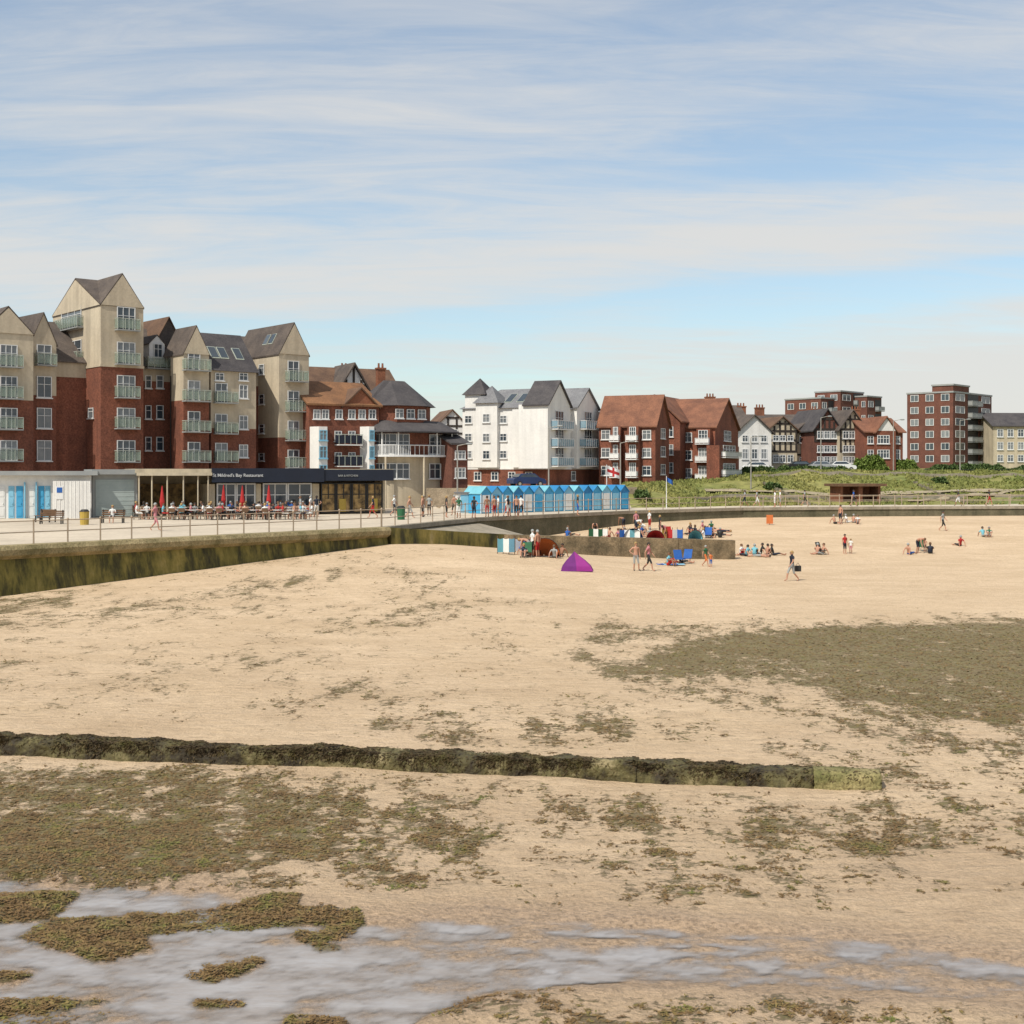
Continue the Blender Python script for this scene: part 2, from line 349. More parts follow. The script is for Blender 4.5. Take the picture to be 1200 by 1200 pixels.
    hn=mth('ADD',hn,mth('MULTIPLY',noi(2.4,3,0.5,(0.7,1.5,1)),1.5))
    bp=N.new('ShaderNodeBump'); bp.inputs['Strength'].default_value=0.9; bp.inputs['Distance'].default_value=0.09
    L.new(hn,bp.inputs['Height']); L.new(bp.outputs[0],b.inputs['Normal'])
    return m
beach=gridmesh('beach_ground',XX,YY,ZZ,sandmat()); beach['kind']='structure'
cv=cover(XX,YY); wt=np.clip(samp(TW,XX,YY)*0.9*(0.6+0.8*fbm(XX*.8,YY*.8,78,4))+np.clip((26-YY)/9,0,1)*0.4+0.3*np.clip((50-YY)/20,0,1)*fbm(XX*.3,YY*.3,77,3),0,1)
for nme,arr in (('weed',cv),('wet',wt)):
    a=beach.data.attributes.new(nme,'FLOAT','POINT'); a.data.foreach_set('value',arr.astype(np.float32).ravel())
# water: sandy film, grey sky sheen painted in; opacity follows its real depth
m,t,b=nt('shallow_water'); N=t.nodes;L=t.links
b.inputs['Roughness'].default_value=0.05; b.inputs['IOR'].default_value=1.6; b.inputs['Specular IOR Level'].default_value=0.9
g=N.new('ShaderNodeNewGeometry'); n=N.new('ShaderNodeTexNoise'); n.inputs['Scale'].default_value=9; n.inputs['Detail'].default_value=4
mpw=N.new('ShaderNodeMapping'); mpw.inputs['Scale'].default_value=(.6,1.6,1); L.new(g.outputs['Position'],mpw.inputs['Vector']); L.new(mpw.outputs[0],n.inputs['Vector'])
n2=N.new('ShaderNodeTexNoise'); n2.inputs['Scale'].default_value=1.6; n2.inputs['Detail'].default_value=8; n2.inputs['Roughness'].default_value=0.75; L.new(mpw.outputs[0],n2.inputs['Vector'])
cr=N.new('ShaderNodeValToRGB'); cr.color_ramp.elements[0].position=0.36; cr.color_ramp.elements[1].position=0.64; cr.color_ramp.elements[0].color=(0.37,0.345,0.33,1); cr.color_ramp.elements[1].color=(0.27,0.225,0.185,1); L.new(n2.outputs['Fac'],cr.inputs['Fac']); L.new(cr.outputs['Color'],b.inputs['Base Color'])
bp=N.new('ShaderNodeBump'); bp.inputs['Strength'].default_value=0.3; bp.inputs['Distance'].default_value=0.02; L.new(n.outputs['Fac'],bp.inputs['Height']); L.new(bp.outputs[0],b.inputs['Normal'])
ad=N.new('ShaderNodeAttribute'); ad.attribute_name='depth'; mr=N.new('ShaderNodeMapRange'); mr.interpolation_type='SMOOTHSTEP'; mr.inputs['From Min'].default_value=-0.008; mr.inputs['From Max'].default_value=0.050; mr.inputs['To Max'].default_value=0.97
L.new(ad.outputs['Fac'],mr.inputs['Value']); L.new(mr.outputs[0],b.inputs['Alpha'])
jy=(YY[:,0]>11.5)&(YY[:,0]<22.5); jx=(XX[0]>-13.5)&(XX[0]<13.5)
wX=XX[np.ix_(jy,jx)]; wY=YY[np.ix_(jy,jx)]; wG=ZZ[np.ix_(jy,jx)]
dep=np.where(samp(TM,wX,wY)>0.12,WATER_Z-wG,-0.01); dep=np.maximum(dep,-0.01)
water=gridmesh('tide_pool_water',wX,wY,np.maximum(np.full_like(wX,WATER_Z),wG+0.0025),m); water['kind']='structure'; water['label']='thin sheet of still sea water on sand'
a=water.data.attributes.new('depth','FLOAT','POINT'); a.data.foreach_set('value',dep.astype(np.float32).ravel())
# ---------------------------------------------------------------- seaweed scatter
def quads(name,P,mat,par=None,kind='stuff',label=None,cat=None,loc=None):
    n=len(P); me=bpy.data.meshes.new(name); loc=np.array(loc if loc is not None else (0,0,0)); P=P-loc
    me.vertices.add(n*4); me.vertices.foreach_set('co',P.astype(np.float32).ravel())
    me.loops.add(n*4); me.loops.foreach_set('vertex_index',np.arange(n*4,dtype=np.int32))
    me.polygons.add(n); me.polygons.foreach_set('loop_start',(np.arange(n)*4).astype(np.int32)); me.polygons.foreach_set('loop_total',np.full(n,4,np.int32))
    me.update(calc_edges=True); me.materials.append(mat)
    o=bpy.data.objects.new(name,me); C.objects.link(o); o.location=loc
    if par: o.parent=par; o.location=Vector(loc)-Vector(par['_w'])
    tag(o,label,cat,None,kind); return o
rs=np.random.RandomState(5)
def leafquads(cx,cy,cz,size,flat=0.35,asp=2.2):
    n=len(cx); a=rs.rand(n)*2*np.pi; tl=rs.randn(n)*flat; tr=rs.randn(n)*flat
    d=np.stack([np.cos(a),np.sin(a),tl],-1); e=np.stack([-np.sin(a),np.cos(a),tr],-1)
    s=size[:,None]; c=np.stack([cx,cy,cz],-1); k=rs.rand(n,1)*0.6+0.5
    return np.stack([c-d*s*asp/2,c-e*s*0.5*k+d*s*0.1,c+d*s*asp/2,c+e*s*0.5],1)
def weedmat(name,cols,rough=0.75,sc=1.3,p0=.32,p1=.70):
    m,t,b=nt(name);N=t.nodes;L=t.links
    g=N.new('ShaderNodeNewGeometry'); n=N.new('ShaderNodeTexNoise'); n.inputs['Scale'].default_value=sc;n.inputs['Detail'].default_value=9;n.inputs['Roughness'].default_value=0.85
    L.new(g.outputs['Position'],n.inputs['Vector']); r=N.new('ShaderNodeValToRGB'); L.new(n.outputs['Fac'],r.inputs['Fac']); e=r.color_ramp.elements
    e[0].position=p0;e[0].color=(*cols[0],1);e[1].position=p1;e[1].color=(*cols[-1],1)
    for i,c in enumerate(cols[1:-1]): q=e.new(0.42+0.085*i); q.color=(*c,1)
    L.new(r.outputs['Color'],b.inputs['Base Color']); b.inputs['Roughness'].default_value=rough; b.inputs['Specular IOR Level'].default_value=0.3; return m
M['weed']=weedmat('seaweed',[(0.065,0.036,0.015),(0.155,0.092,0.038),(0.20,0.128,0.052),(0.15,0.14,0.036),(0.09,0.16,0.018)],p1=.70)
M['weedd']=weedmat('dark_seaweed',[(0.022,0.015,0.008),(0.048,0.032,0.015),(0.078,0.053,0.023),(0.105,0.083,0.028),(0.085,0.095,0.02)],sc=2.2)
n=1700000
yy=14+rs.rand(n)**1.2*66; xxs=(rs.rand(n)*2-1)*(yy*0.42+0.5)
c_=cover(xxs,yy); cl=samp(CM,xxs,yy); fin=fbm(xxs*6,yy*4,61,4,0.75); sfin=fbm(xxs*2.0,yy*4.5,66,4,0.75)
sc_=c_+(fin-0.5)*0.6+(sfin-0.5)*0.75
acc=(sc_>0.50+0.27*rs.rand(n))&(c_>0.10)
dens=np.clip((46-yy)/30,0.22,1)*0.72; acc&=(rs.rand(n)<dens)|(cl>0.4)
sx,sy=xxs[acc],yy[acc]; sz=gheight(sx,sy)+0.006+rs.rand(acc.sum())*0.014*(1+1.2*cl[acc])
size=(0.011+0.026*rs.rand(len(sx))**2)*(0.65+sy/38)
quads('seaweed',leafquads(sx,sy,sz,size,0.16,2.8),M['weed'],label='brown and green seaweed washed over the sand',cat='seaweed')
nweed=len(sx)
# ---------------------------------------------------------------- near groyne
def groyne():
    x0,y0=-20.0,29.56; x1,y1=7.15,24.75
    fr=Fr(x0,y0,math.atan2(y1-y0,x1-x0)); Lg=math.hypot(x1-x0,y1-y0)
    root=thing('groyne',(0,26,0),'low concrete groyne draped in dark seaweed across the sand','groyne')
    segs=[(0,fr.u(746),0.38,'weedy'),(fr.u(746)+.01,fr.u(953),0.34,'weedy'),(fr.u(953)+.01,Lg,0.36,'bare')]
    m,t,b=nt('groyne_surface');N=t.nodes;L=t.links
    g=N.new('ShaderNodeNewGeometry'); nn=N.new('ShaderNodeTexNoise'); nn.inputs['Scale'].default_value=1.6; nn.inputs['Detail'].default_value=8; nn.inputs['Roughness'].default_value=0.7; L.new(g.outputs['Position'],nn.inputs['Vector'])
    r=N.new('ShaderNodeValToRGB'); e=r.color_ramp.elements; e[0].position=0.40; e[0].color=(0.03,0.022,0.011,1); e[1].position=0.68; e[1].color=(0.26,0.21,0.11,1); q=e.new(0.54); q.color=(0.10,0.085,0.03,1)
    L.new(nn.outputs['Fac'],r.inputs['Fac']); L.new(r.outputs['Color'],b.inputs['Base Color']); b.inputs['Roughness'].default_value=0.85
    bp=N.new('ShaderNodeBump'); bp.inputs['Strength'].default_value=0.9; bp.inputs['Distance'].default_value=0.08; n5=N.new('ShaderNodeTexNoise'); n5.inputs['Scale'].default_value=10; n5.inputs['Detail'].default_value=7; L.new(g.outputs['Position'],n5.inputs['Vector']); L.new(n5.outputs['Fac'],bp.inputs['Height']); L.new(bp.outputs[0],b.inputs['Normal'])
    bare=pm('algae_concrete',(0.29,0.24,0.11),(0.12,0.115,0.04),1.8,0.85,0.8,9,fine=0.3)
    LQ=[]
    for (a,bb,h,k) in segs:
        nu=int((bb-a)/0.06); w=0.60; prof=[]
        for i in range(19):
            th=math.pi*i/18; cx_=abs(math.cos(th))**0.42*(1 if math.cos(th)>0 else -1); sz_=math.sin(th)**0.34
            prof.append((w/2-cx_*w/2*1.08,-0.12+(h+0.12)*sz_))
        k_=len(prof); U=np.linspace(a,bb,nu); pv=np.array(prof)
        UU=np.repeat(U[:,None],k_,1); VV=np.repeat(pv[None,:,0],nu,0); Z=np.repeat(pv[None,:,1],nu,0)
        am=0.10 if k=='weedy' else 0.025
        sag=(fbm(UU*0.5,VV*0,91,3)-0.5)*0.05*(1 if k=='weedy' else 0.2)
        dn=(fbm(UU*2.2,Z*4+VV*4,81,5,0.6)-0.5)*am*1.6
        ncx=(VV-w/2)/(w/2); Z=Z+(dn*0.7+sag)*np.clip(Z/h,0,1); VV=VV+ncx*dn*0.9
        mb=MB()
        for i in range(nu):
            for j in range(k_): mb.v.append(fr(UU[i,j],VV[i,j],Z[i,j]))
        for i in range(nu-1):
            for j in range(k_-1): mb.f.append((i*k_+j,(i+1)*k_+j,(i+1)*k_+j+1,i*k_+j+1)); mb.m.append(0)
        mb.f.append(tuple(range(k_))); mb.m.append(0); mb.f.append(tuple(range((nu-1)*k_,nu*k_))[::-1]); mb.m.append(0)
        mk('block',mb,[bare if k=='bare' else m],root,label=('bare algae stained concrete end block' if k=='bare' else None),smooth=True)
        nq=int((bb-a)*(3600 if k=='weedy' else 260)); iu=rs.rand(nq)*(nu-1.01); jj=rs.randint(1,k_-1,nq); ii=iu.astype(int); fu=iu-ii; fv=rs.rand(nq)
        uu=UU[ii,jj]+fu*(bb-a)/(nu-1); vv=VV[ii,jj]*(1-fv)+VV[ii,jj-1]*fv; zz=Z[ii,jj]*(1-fv)+Z[ii,jj-1]*fv
        gate=fbm(uu*1.6,zz*3+vv*1.5,99,4); keep=(gate+0.25*rs.rand(nq)>0.50)|(rs.rand(nq)<0.08)
        for pc in (728,705,455,280,905): keep&=(abs(uu-fr.u(pc))>0.22)|(rs.rand(nq)<0.2)
        keep&=zz>-0.02
        uu=uu[keep];vv=vv[keep];zz=zz[keep]+0.012; top=zz>h*0.8
        P=np.array([fr(p,q_,0)[:2] for p,q_ in zip(uu,vv)])
        s=0.012+0.030*rs.rand(len(uu)); nn_=len(uu); ang=rs.rand(nn_)*6.28
        d=np.stack([np.cos(ang),np.sin(ang)*0.5,np.where(top,0.15,-0.9)*np.ones(nn_)],-1); e_=np.stack([np.cos(ang+1.5),np.sin(ang+1.5),rs.randn(nn_)*0.3],-1)
        c=np.stack([P[:,0],P[:,1],zz],-1); s=s[:,None]
        LQ.append(np.stack([c-d*s,c-e_*s*0.5,c+d*s,c+e_*s*0.5],1))
    quads('seaweed',np.concatenate(LQ),M['weedd'],par=root,loc=(0,26,0))
groyne()
# ---------------------------------------------------------------- promenade and walls
W=[(-57.8,20),(-24.8,62),(-8.3,83),(-2.7,100),(11,118),(23,128),(39.6,132),(62,135),(110,140),(170,143)]
def miter(pts):
    out=[]
    for i,p in enumerate(pts):
        ns=[]
        for a,b_ in ((i-1,i),(i,i+1)):
            if a<0 or b_>=len(pts): continue
            d=Vector((pts[b_][0]-pts[a][0],pts[b_][1]-pts[a][1])).normalized(); ns.append(Vector((d.y,-d.x)))
        n=sum(ns,Vector((0,0))).normalized(); out.append(n/max(0.4,n.dot(ns[0])))
    return out
def sweep(mb,pts,prof,m=0):
    ns=miter(pts); k=len(prof); rings=[[(p[0]+n.x*o,p[1]+n.y*o,z) for o,z in prof] for p,n in zip(pts,ns)]
    b0=len(mb.v)
    for r in rings: mb.v+=r
    for i in range(len(rings)-1):
        for j in range(k):
            j2=(j+1)%k; a=b0+i*k; c=b0+(i+1)*k; mb.f.append((a+j,c+j,c+j2,a+j2)); mb.m.append(m)
    mb.f.append(tuple(range(b0,b0+k))[::-1]); mb.m.append(m); mb.f.append(tuple(range(b0+(len(rings)-1)*k,b0+len(rings)*k))); mb.m.append(m)
def wallmat(name,dark=1.0):
    m,t,b=nt(name);N=t.nodes;L=t.links
    g=N.new('ShaderNodeNewGeometry')
    def no(sc,s,d=8,r=.7):
        mp=N.new('ShaderNodeMapping'); mp.inputs['Scale'].default_value=sc; L.new(g.outputs['Position'],mp.inputs['Vector'])
        n=N.new('ShaderNodeTexNoise'); n.inputs['Scale'].default_value=s;n.inputs['Detail'].default_value=d;n.inputs['Roughness'].default_value=r; L.new(mp.outputs[0],n.inputs['Vector']); return n.outputs['Fac']
    a=no((1,1,.22),1.3); bb=no((1,1,1),0.5,5)
    r=N.new('ShaderNodeValToRGB'); L.new(a,r.inputs['Fac']); e=r.color_ramp.elements; e[0].position=0.34; e[0].color=(0.028*dark,0.026*dark,0.012*dark,1); e[1].position=0.70; e[1].color=(0.32*dark,0.26*dark,0.12*dark,1)
    for p,c in ((0.44,(0.085,0.075,0.02)),(0.52,(0.18,0.15,0.035)),(0.60,(0.25,0.20,0.055))): q=e.new(p); q.color=(*[v*dark for v in c],1)
    r2=N.new('ShaderNodeValToRGB'); L.new(bb,r2.inputs['Fac']); e=r2.color_ramp.elements; e[0].position=0.35; e[0].color=(0.45,0.5,0.4,1); e[1].position=0.65; e[1].color=(1.1,1.05,1.0,1)
    mx=N.new('ShaderNodeMix'); mx.data_type='RGBA'; mx.blend_type='MULTIPLY'; mx.inputs['Factor'].default_value=1; L.new(r.outputs['Color'],mx.inputs['A']); L.new(r2.outputs['Color'],mx.inputs['B'])
    L.new(mx.outputs['Result'],b.inputs['Base Color']); b.inputs['Roughness'].default_value=0.85
    bp=N.new('ShaderNodeBump'); bp.inputs['Strength'].default_value=0.6; bp.inputs['Distance'].default_value=0.1; L.new(a,bp.inputs['Height']); L.new(bp.outputs[0],b.inputs['Normal'])
    return m
M['seawall']=wallmat('algae_sea_wall',1.15); M['seawall2']=wallmat('dark_stained_wall',.8)
sw=thing('sea_wall',(-16.5,72.5,0),'curved concrete sea wall with algae and pale coping','sea wall')
mb=MB(); sweep(mb,W[:3],[(0.75,-0.6),(0.45,1.1),(0.30,1.95),(-0.5,1.95),(-0.5,-0.6)]); mk('wall',mb,['seawall'],sw)
mb=MB(); sweep(mb,W[:3],[(0.30,1.953),(0.62,2.15),(0.66,2.42),(0.55,2.63),(-0.45,2.63),(-0.45,1.953)]); mk('coping',mb,[pm('coping_concrete',(0.36,0.29,0.16),(0.15,0.13,0.06),0.9,0.9,0.5,5,fine=0.3)],sw)
sw2=thing('sea_wall',(39,132,0),'low concrete sea wall along the back of the beach','sea wall')
mb=MB(); sweep(mb,W[2:],[(0.25,-0.6),(0.12,2.35),(-0.5,2.35),(-0.5,-0.6)]); mk('wall',mb,[pm('dark_wall_concrete',(0.16,0.14,0.09),(0.09,0.085,0.05),0.6,0.9,0.3,6,streak=0.3,fine=0.2)],sw2)
mb=MB(); sweep(mb,W[2:],[(0.22,2.353),(0.22,2.64),(-0.45,2.64),(-0.45,2.353)]); mk('coping',mb,['conc'],sw2)
mb=MB(); ns=miter(W); inn=[(p[0]-n.x*0.4,p[1]-n.y*0.4) for p,n in zip(W,ns)]
mb.poly([(x,y,ZP) for x,y in inn]+[(170,175,ZP),(60,165,ZP),(0,160,ZP),(-120,160,ZP),(-120,20,ZP)]); mk('promenade_paving',mb,['prom'],kind='structure')
G=[(-8.0,83.0),(-0.6,88.0),(15.6,90.0)]
g2=thing('groyne',(4,88,0),'brown concrete groyne wall running out over the sand','groyne')
mb=MB()
def seg(p,q,zt0,zt1,w=0.35):
    d=Vector((q[0]-p[0],q[1]-p[1])).normalized(); n=Vector((-d.y,d.x))*w
    mb.hexa([(p[0]-n.x,p[1]-n.y,-.5),(q[0]-n.x,q[1]-n.y,-.5),(q[0]+n.x,q[1]+n.y,-.5),(p[0]+n.x,p[1]+n.y,-.5),(p[0]-n.x,p[1]-n.y,zt0),(q[0]-n.x,q[1]-n.y,zt1),(q[0]+n.x,q[1]+n.y,zt1),(p[0]+n.x,p[1]+n.y,zt0)])
seg(G[0],G[1],2.6,1.92); mk('block',mb,['seawall2'],g2)
M['groynec']=pm('weathered_groyne_concrete',(0.27,0.20,0.12),(0.10,0.08,0.048),0.9,0.9,0.5,5,streak=0.45,fine=0.3)
P0=Vector(G[1]);P1=Vector(G[2])
for i in range(4):
    mb=MB(); a=P0.lerp(P1,i/4+0.001); b_=P0.lerp(P1,(i+1)/4-0.0005); seg(a,b_,1.9-0.125*i,1.9-0.125*(i+1),0.38); mk('block',mb,['groynec'],g2)
mb=MB(); mb.poly([(-8.0,84.2,2.3),(-0.4,89.2,1.2),(3,97,0.9),(-2.5,99.6,2.2)]); mk('slipway_paving',mb,['conc'],kind='structure')
# ---- upper land
wx=np.array([p[0] for p in W[2:]]+[4000]); wy=np.array([p[1] for p in W[2:]]+[300])
def wallY(x): return np.interp(x,wx,wy)
def hup(x,y):
    x=np.asarray(x,float); s=y-wallY(x)
    T=4.5+np.clip((x-14)/22,0,1)*1.65; s0=np.interp(x,[-9,-8.3,-2.7,4,11,16,30,200],[45,44,27,18,10,7,7,7]); wd=np.interp(x,[-8,10,20,60],[4,5,22,30])
    t=np.clip((s-s0)/wd,0,1); t=t*t*(3-2*t)
    return ZP+(T-ZP)*t+np.clip((s-45)/70,0,1)*0.9+ (fbm(x*0.3,y*0.3,15,4)-0.5)*0.6*np.clip((s-s0)/3,0,1)*(s<45)*(x>12) -0.05*(s<=s0)
gs=np.concatenate([np.arange(6.0,50,0.8),np.arange(50,160,6),[200,400,1000,3000]])
def land(name,gx,mat):
    GXX,GSS=np.meshgrid(gx,gs); GYY=GSS+wallY(GXX); o=gridmesh(name,GXX,GYY,hup(GXX,GYY),mat); o['kind']='structure'
M['bank']=pm('bank_grass_soil',(0.26,0.235,0.08),(0.135,0.16,0.042),0.10,0.95,0.6,3,fine=0.25)
land('grass_bank',np.concatenate([np.arange(12.0,90,0.8),np.arange(90,400,12),[600,1200,3000]]),M['bank'])
land('upper_terrace_paving',np.arange(-8.2,12.01,1.01),M['prom'])
n=60000; tx=13+rs.rand(n)*72; ts=6.8+rs.rand(n)*40; ty=ts+wallY(tx); gate=fbm(tx*0.25,ty*0.25,71,4)
k=(gate>0.35)&((tx>16)|(ts>9)); tx,ty=tx[k],ty[k]; tz=hup(tx,ty); n=len(tx)
hh=0.10+0.28*rs.rand(n)**2; a=rs.rand(n)*3.14; w_=0.10+0.12*rs.rand(n); lx=rs.randn(n)*0.1
c=np.stack([tx,ty,tz-0.03],-1); e=np.stack([np.cos(a)*w_,np.sin(a)*w_,0*a],-1); up=np.stack([lx,lx*0.5,hh],-1)
quads('grass_tufts',np.stack([c-e,c+e,c+e*0.4+up,c-e*0.5+up*0.8],1),M['grassb'],label='dry tufted grass over the sloping bank',cat='grass')
def strip(name,xa,xb,s0,s1,dz,mat,n=40):
    mb=MB()
    for i in range(n):
        x0=xa+(xb-xa)*i/n; x1=xa+(xb-xa)*(i+1)/n
        f0=s0(x0) if callable(s0) else s0; f1=s0(x1) if callable(s0) else s0; wd=s1
        q=[(x0,wallY(x0)+f0),(x1,wallY(x1)+f1),(x1,wallY(x1)+f1+wd),(x0,wallY(x0)+f0+wd)]
        mb.poly([(x_,float(y_),float(hup(x_,y_))+dz) for x_,y_ in q])
    mk(name,mb,[mat],kind='structure')
strip('upper_road',30,150,50,7,.25,'asphalt',20)
M['path']=pm('worn_path',(0.36,0.30,0.20),(0.27,0.225,0.15),.6,.95,fine=.15)
strip('bank_path',22,90,lambda x:17+2*math.sin(x*.12),1.3,.22,'path'); strip('slope_path',44,64,lambda x:9+(x-44)*.55,1.1,.25,'path')
for xa,xb,s_,hh_ in ((20,52,13,.45),(56,92,14,.4),(30,85,29,.4)):
    rw=thing('retaining_wall',((xa+xb)/2,float(wallY((xa+xb)/2))+s_,3.5),'low weathered retaining wall across the grassy bank','wall')
    mb=MB()
    for i in range(24):
        x0=xa+(xb-xa)*i/24; x1=xa+(xb-xa)*(i+1)/24; y0=float(wallY(x0))+s_; y1=float(wallY(x1))+s_; z0=float(hup(x0,y0)); z1=float(hup(x1,y1))
        mb.hexa([(x0,y0,z0-.5),(x1,y1,z1-.5),(x1,y1+.3,z1-.5),(x0,y0+.3,z0-.5),(x0,y0,z0+hh_),(x1,y1,z1+hh_),(x1,y1+.3,z1+hh_),(x0,y0+.3,z0+hh_)])
    mk('wall',mb,['conc'],rw)
# ---------------------------------------------------------------- railing
def railing(pts,off,z,h,step,label,mat='rail',rails=(1.0,0.52)):
    ns=miter(pts); P=[Vector((p[0]-n.x*off,p[1]-n.y*off)) for p,n in zip(pts,ns)]
    root=thing('railing',(P[len(P)//2].x,P[len(P)//2].y,z),label,'railing','seafront railings')
    mb=MB(); posts=[]
    for a,b_ in zip(P[:-1],P[1:]):
        L_=(b_-a).length; n=max(1,round(L_/step))
        for i in range(n): posts.append(a.lerp(b_,i/n))
        for r in rails: mb.cyl((a.x,a.y,z+h*r),(b_.x,b_.y,z+h*r),0.026,n=6)
    posts.append(P[-1]); mk('rail_bar',mb,[mat],root)
    me=None
    for p in posts[:100]:
        if me is None:
            q=MB().cyl((0,0,0),(0,0,h+0.04),0.045,0.04,n=6); q.ball((0,0,h+0.05),0.06,nu=6,nv=4); o=mk('post',q,[mat],root,loc=(0,0,0)); me=o.data
        else: o=bpy.data.objects.new('post',me); C.objects.link(o); o.parent=root
        o.location=Vector((p.x,p.y,z))-Vector(root['_w'])
railing([(-44.4,37.1)]+W[1:3],0.2,2.62,1.15,1.9,'weathered metal railing on top of the sea wall')
railing(W[2:5],0.2,2.63,1.1,2.2,'metal railing along the promenade edge by the huts')
railing(W[4:8],0.25,2.63,1.1,2.4,'pale metal railing along the far promenade')
railing([(x_,float(wallY(x_))+7.2) for x_ in (26,40,60,85)],0,2.62,1.05,2.6,'railing along the foot of the grassy bank')
# ---------------------------------------------------------------- building parts
def window(par,fr,u0,u1,z0,z1,cols=2,rows=2,v=0,glass='glass',frame='paint',fw=0.06,sill=True,arch=False):
    if u1<u0:u0,u1=u1,u0
    g=MB()
    if arch:
        um=(u0+u1)/2; r=(u1-u0)/2; pts=[(u0,z0),(u1,z0)]+[(um+r*math.cos(t),z1-r+r*math.sin(t)) for t in [math.pi*i/8 for i in range(9)]]
        g.extr([fr(a,v-0.04,z) for a,z in pts],[fr(a,v+0.01,z) for a,z in pts],0)
    else: g.box(fr,u0,u1,v-0.04,v+0.01,z0,z1)
    w=mk('window',g,[glass],par)
    f=MB()
    f.box(fr,u0-0.02,u0+fw,v-0.09,v-0.041,z0,z1-(0 if not arch else (u1-u0)/2)); f.box(fr,u1-fw,u1+0.02,v-0.09,v-0.041,z0,z1-(0 if not arch else (u1-u0)/2))
    f.box(fr,u0+fw,u1-fw,v-0.088,v-0.041,z0,z0+fw)
    if not arch: f.box(fr,u0+fw,u1-fw,v-0.088,v-0.041,z1-fw,z1)
    else:
        um=(u0+u1)/2; r=(u1-u0)/2
        for i in range(8):
            t0,t1=math.pi*i/8,math.pi*(i+1)/8
            q=[(um+(r+d)*math.cos(t),z1-r+(r+d)*math.sin(t)) for t,d in ((t0,0.02),(t1,0.02),(t1,-fw),(t0,-fw))]
            f.extr([fr(a,v-0.088,z) for a,z in q],[fr(a,v-0.041,z) for a,z in q])
    for i in range(1,cols): uc=u0+(u1-u0)*i/cols; f.box(fr,uc-fw*.4,uc+fw*.4,v-0.086,v-0.041,z0+fw,z1-fw)
    for i in range(1,rows): zc=z0+(z1-z0)*(i/rows+0.12*(rows==2)); f.box(fr,u0+fw,u1-fw,v-0.083,v-0.041,zc-fw*.35,zc+fw*.35)
    if sill: f.box(fr,u0-0.1,u1+0.1,v-0.16,v-0.002,z0-0.1,z0-0.004)
    mk('frame',f,[frame],w); return w
def winp(par,fr,px0,py0,px1,py1,v=0,**k):
    u0,u1=fr.u(px0,v),fr.u(px1,v); um=(u0+u1)/2
    return window(par,fr,u0,u1,fr.z(py1,um,v),fr.z(py0,um,v),v=v,**k)
def balcony(par,fr,u0,u1,z,depth=0.9,v=0,glass='bglass',slab='grey',h=0.98,railm='brail'):
    m=MB(); m.box(fr,u0,u1,v-depth,v-0.01,z-0.1,z,0)
    m.box(fr,u0+.04,u1-.04,v-depth+0.03,v-depth+0.05,z+0.1,z+h-0.09,1)
    m.box(fr,u0+.03,u0+.05,v-depth+0.07,v-0.02,z+0.1,z+h-0.09,1); m.box(fr,u1-.05,u1-.03,v-depth+0.07,v-0.02,z+0.1,z+h-0.09,1)
    m.box(fr,u0,u1,v-depth,v-depth+0.06,z+h-0.04,z+h+0.015,2); m.box(fr,u0,u0+.05,v-depth+0.062,v-0.02,z+h-0.04,z+h+0.015,2); m.box(fr,u1-.05,u1,v-depth+0.062,v-0.02,z+h-0.04,z+h+0.015,2)
    n=max(2,int((u1-u0)/0.55))
    for i in range(n+1): uc=u0+0.03+(u1-u0-0.06)*i/n; m.box(fr,uc-.02,uc+.02,v-depth-0.012,v-depth+0.028,z+0.002,z+h-0.04,2)
    return mk('balcony',m,[slab,glass,railm],par)
def balp(par,fr,px0,px1,py,v=0,**k):
    u0,u1=fr.u(px0,v),fr.u(px1,v); um=(u0+u1)/2; return balcony(par,fr,u0,u1,fr.z(py,um,v),v=v,**k)
def walls(mb,fr,u0,u1,v0,v1,zs,ms):
    for i,m_ in enumerate(ms):
        a,b_=zs[i],zs[i+1]
        for p,q in (((u0,v0),(u1,v0)),((u1,v0),(u1,v1)),((u1,v1),(u0,v1)),((u0,v1),(u0,v0))):
            mb.poly([fr(p[0],p[1],a),fr(q[0],q[1],a),fr(q[0],q[1],b_),fr(p[0],p[1],b_)],m_)
def corner(l,c,r,Yc,th):
    th=math.radians(th); cx=X(c,Yc); dl=(-math.sin(th),math.cos(th)); k=(l-600)/F
    wL=(k*Yc-cx)/(dl[0]-k*dl[1]); k=(r-600)/F; wR=(k*Yc-cx)/(math.cos(th)-k*math.sin(th))
    fr=Fr(cx+wL*dl[0],Yc+wL*dl[1],th-math.pi/2); return fr,wL,wR,fr.right(wL)
def timber(par,fr,u0,u1,z0,z1,v=-0.06,step=0.9,name='timber_frame',w=0.09,zr=None):
    m_=MB(); n=max(2,int((u1-u0)/step))
    for i in range(n+1): uc=u0+(u1-u0)*i/n; m_.box(fr,uc-w,uc+w,v,v+.05,z0,z1)
    for z_ in (z0,(z0+z1)/2,z1-2*w): m_.box(fr,u0-w,u1+w,v-0.012,v+.045,z_,z_+2*w)
    if zr is not None:
        um=(u0+u1)/2
        for i in range(1,n):
            uc=u0+(u1-u0)*i/n; zt=z1+(zr-z1)*(1-abs(uc-um)/((u1-u0)/2))-.15; m_.box(fr,uc-w,uc+w,v,v+.05,z1+.003,zt)
        zc=z1+(zr-z1)*.5; hw=(u1-u0)/4; m_.box(fr,um-hw,um+hw,v-.012,v+.045,zc-w,zc+w)
    mk(name,m_,['timber'],par)
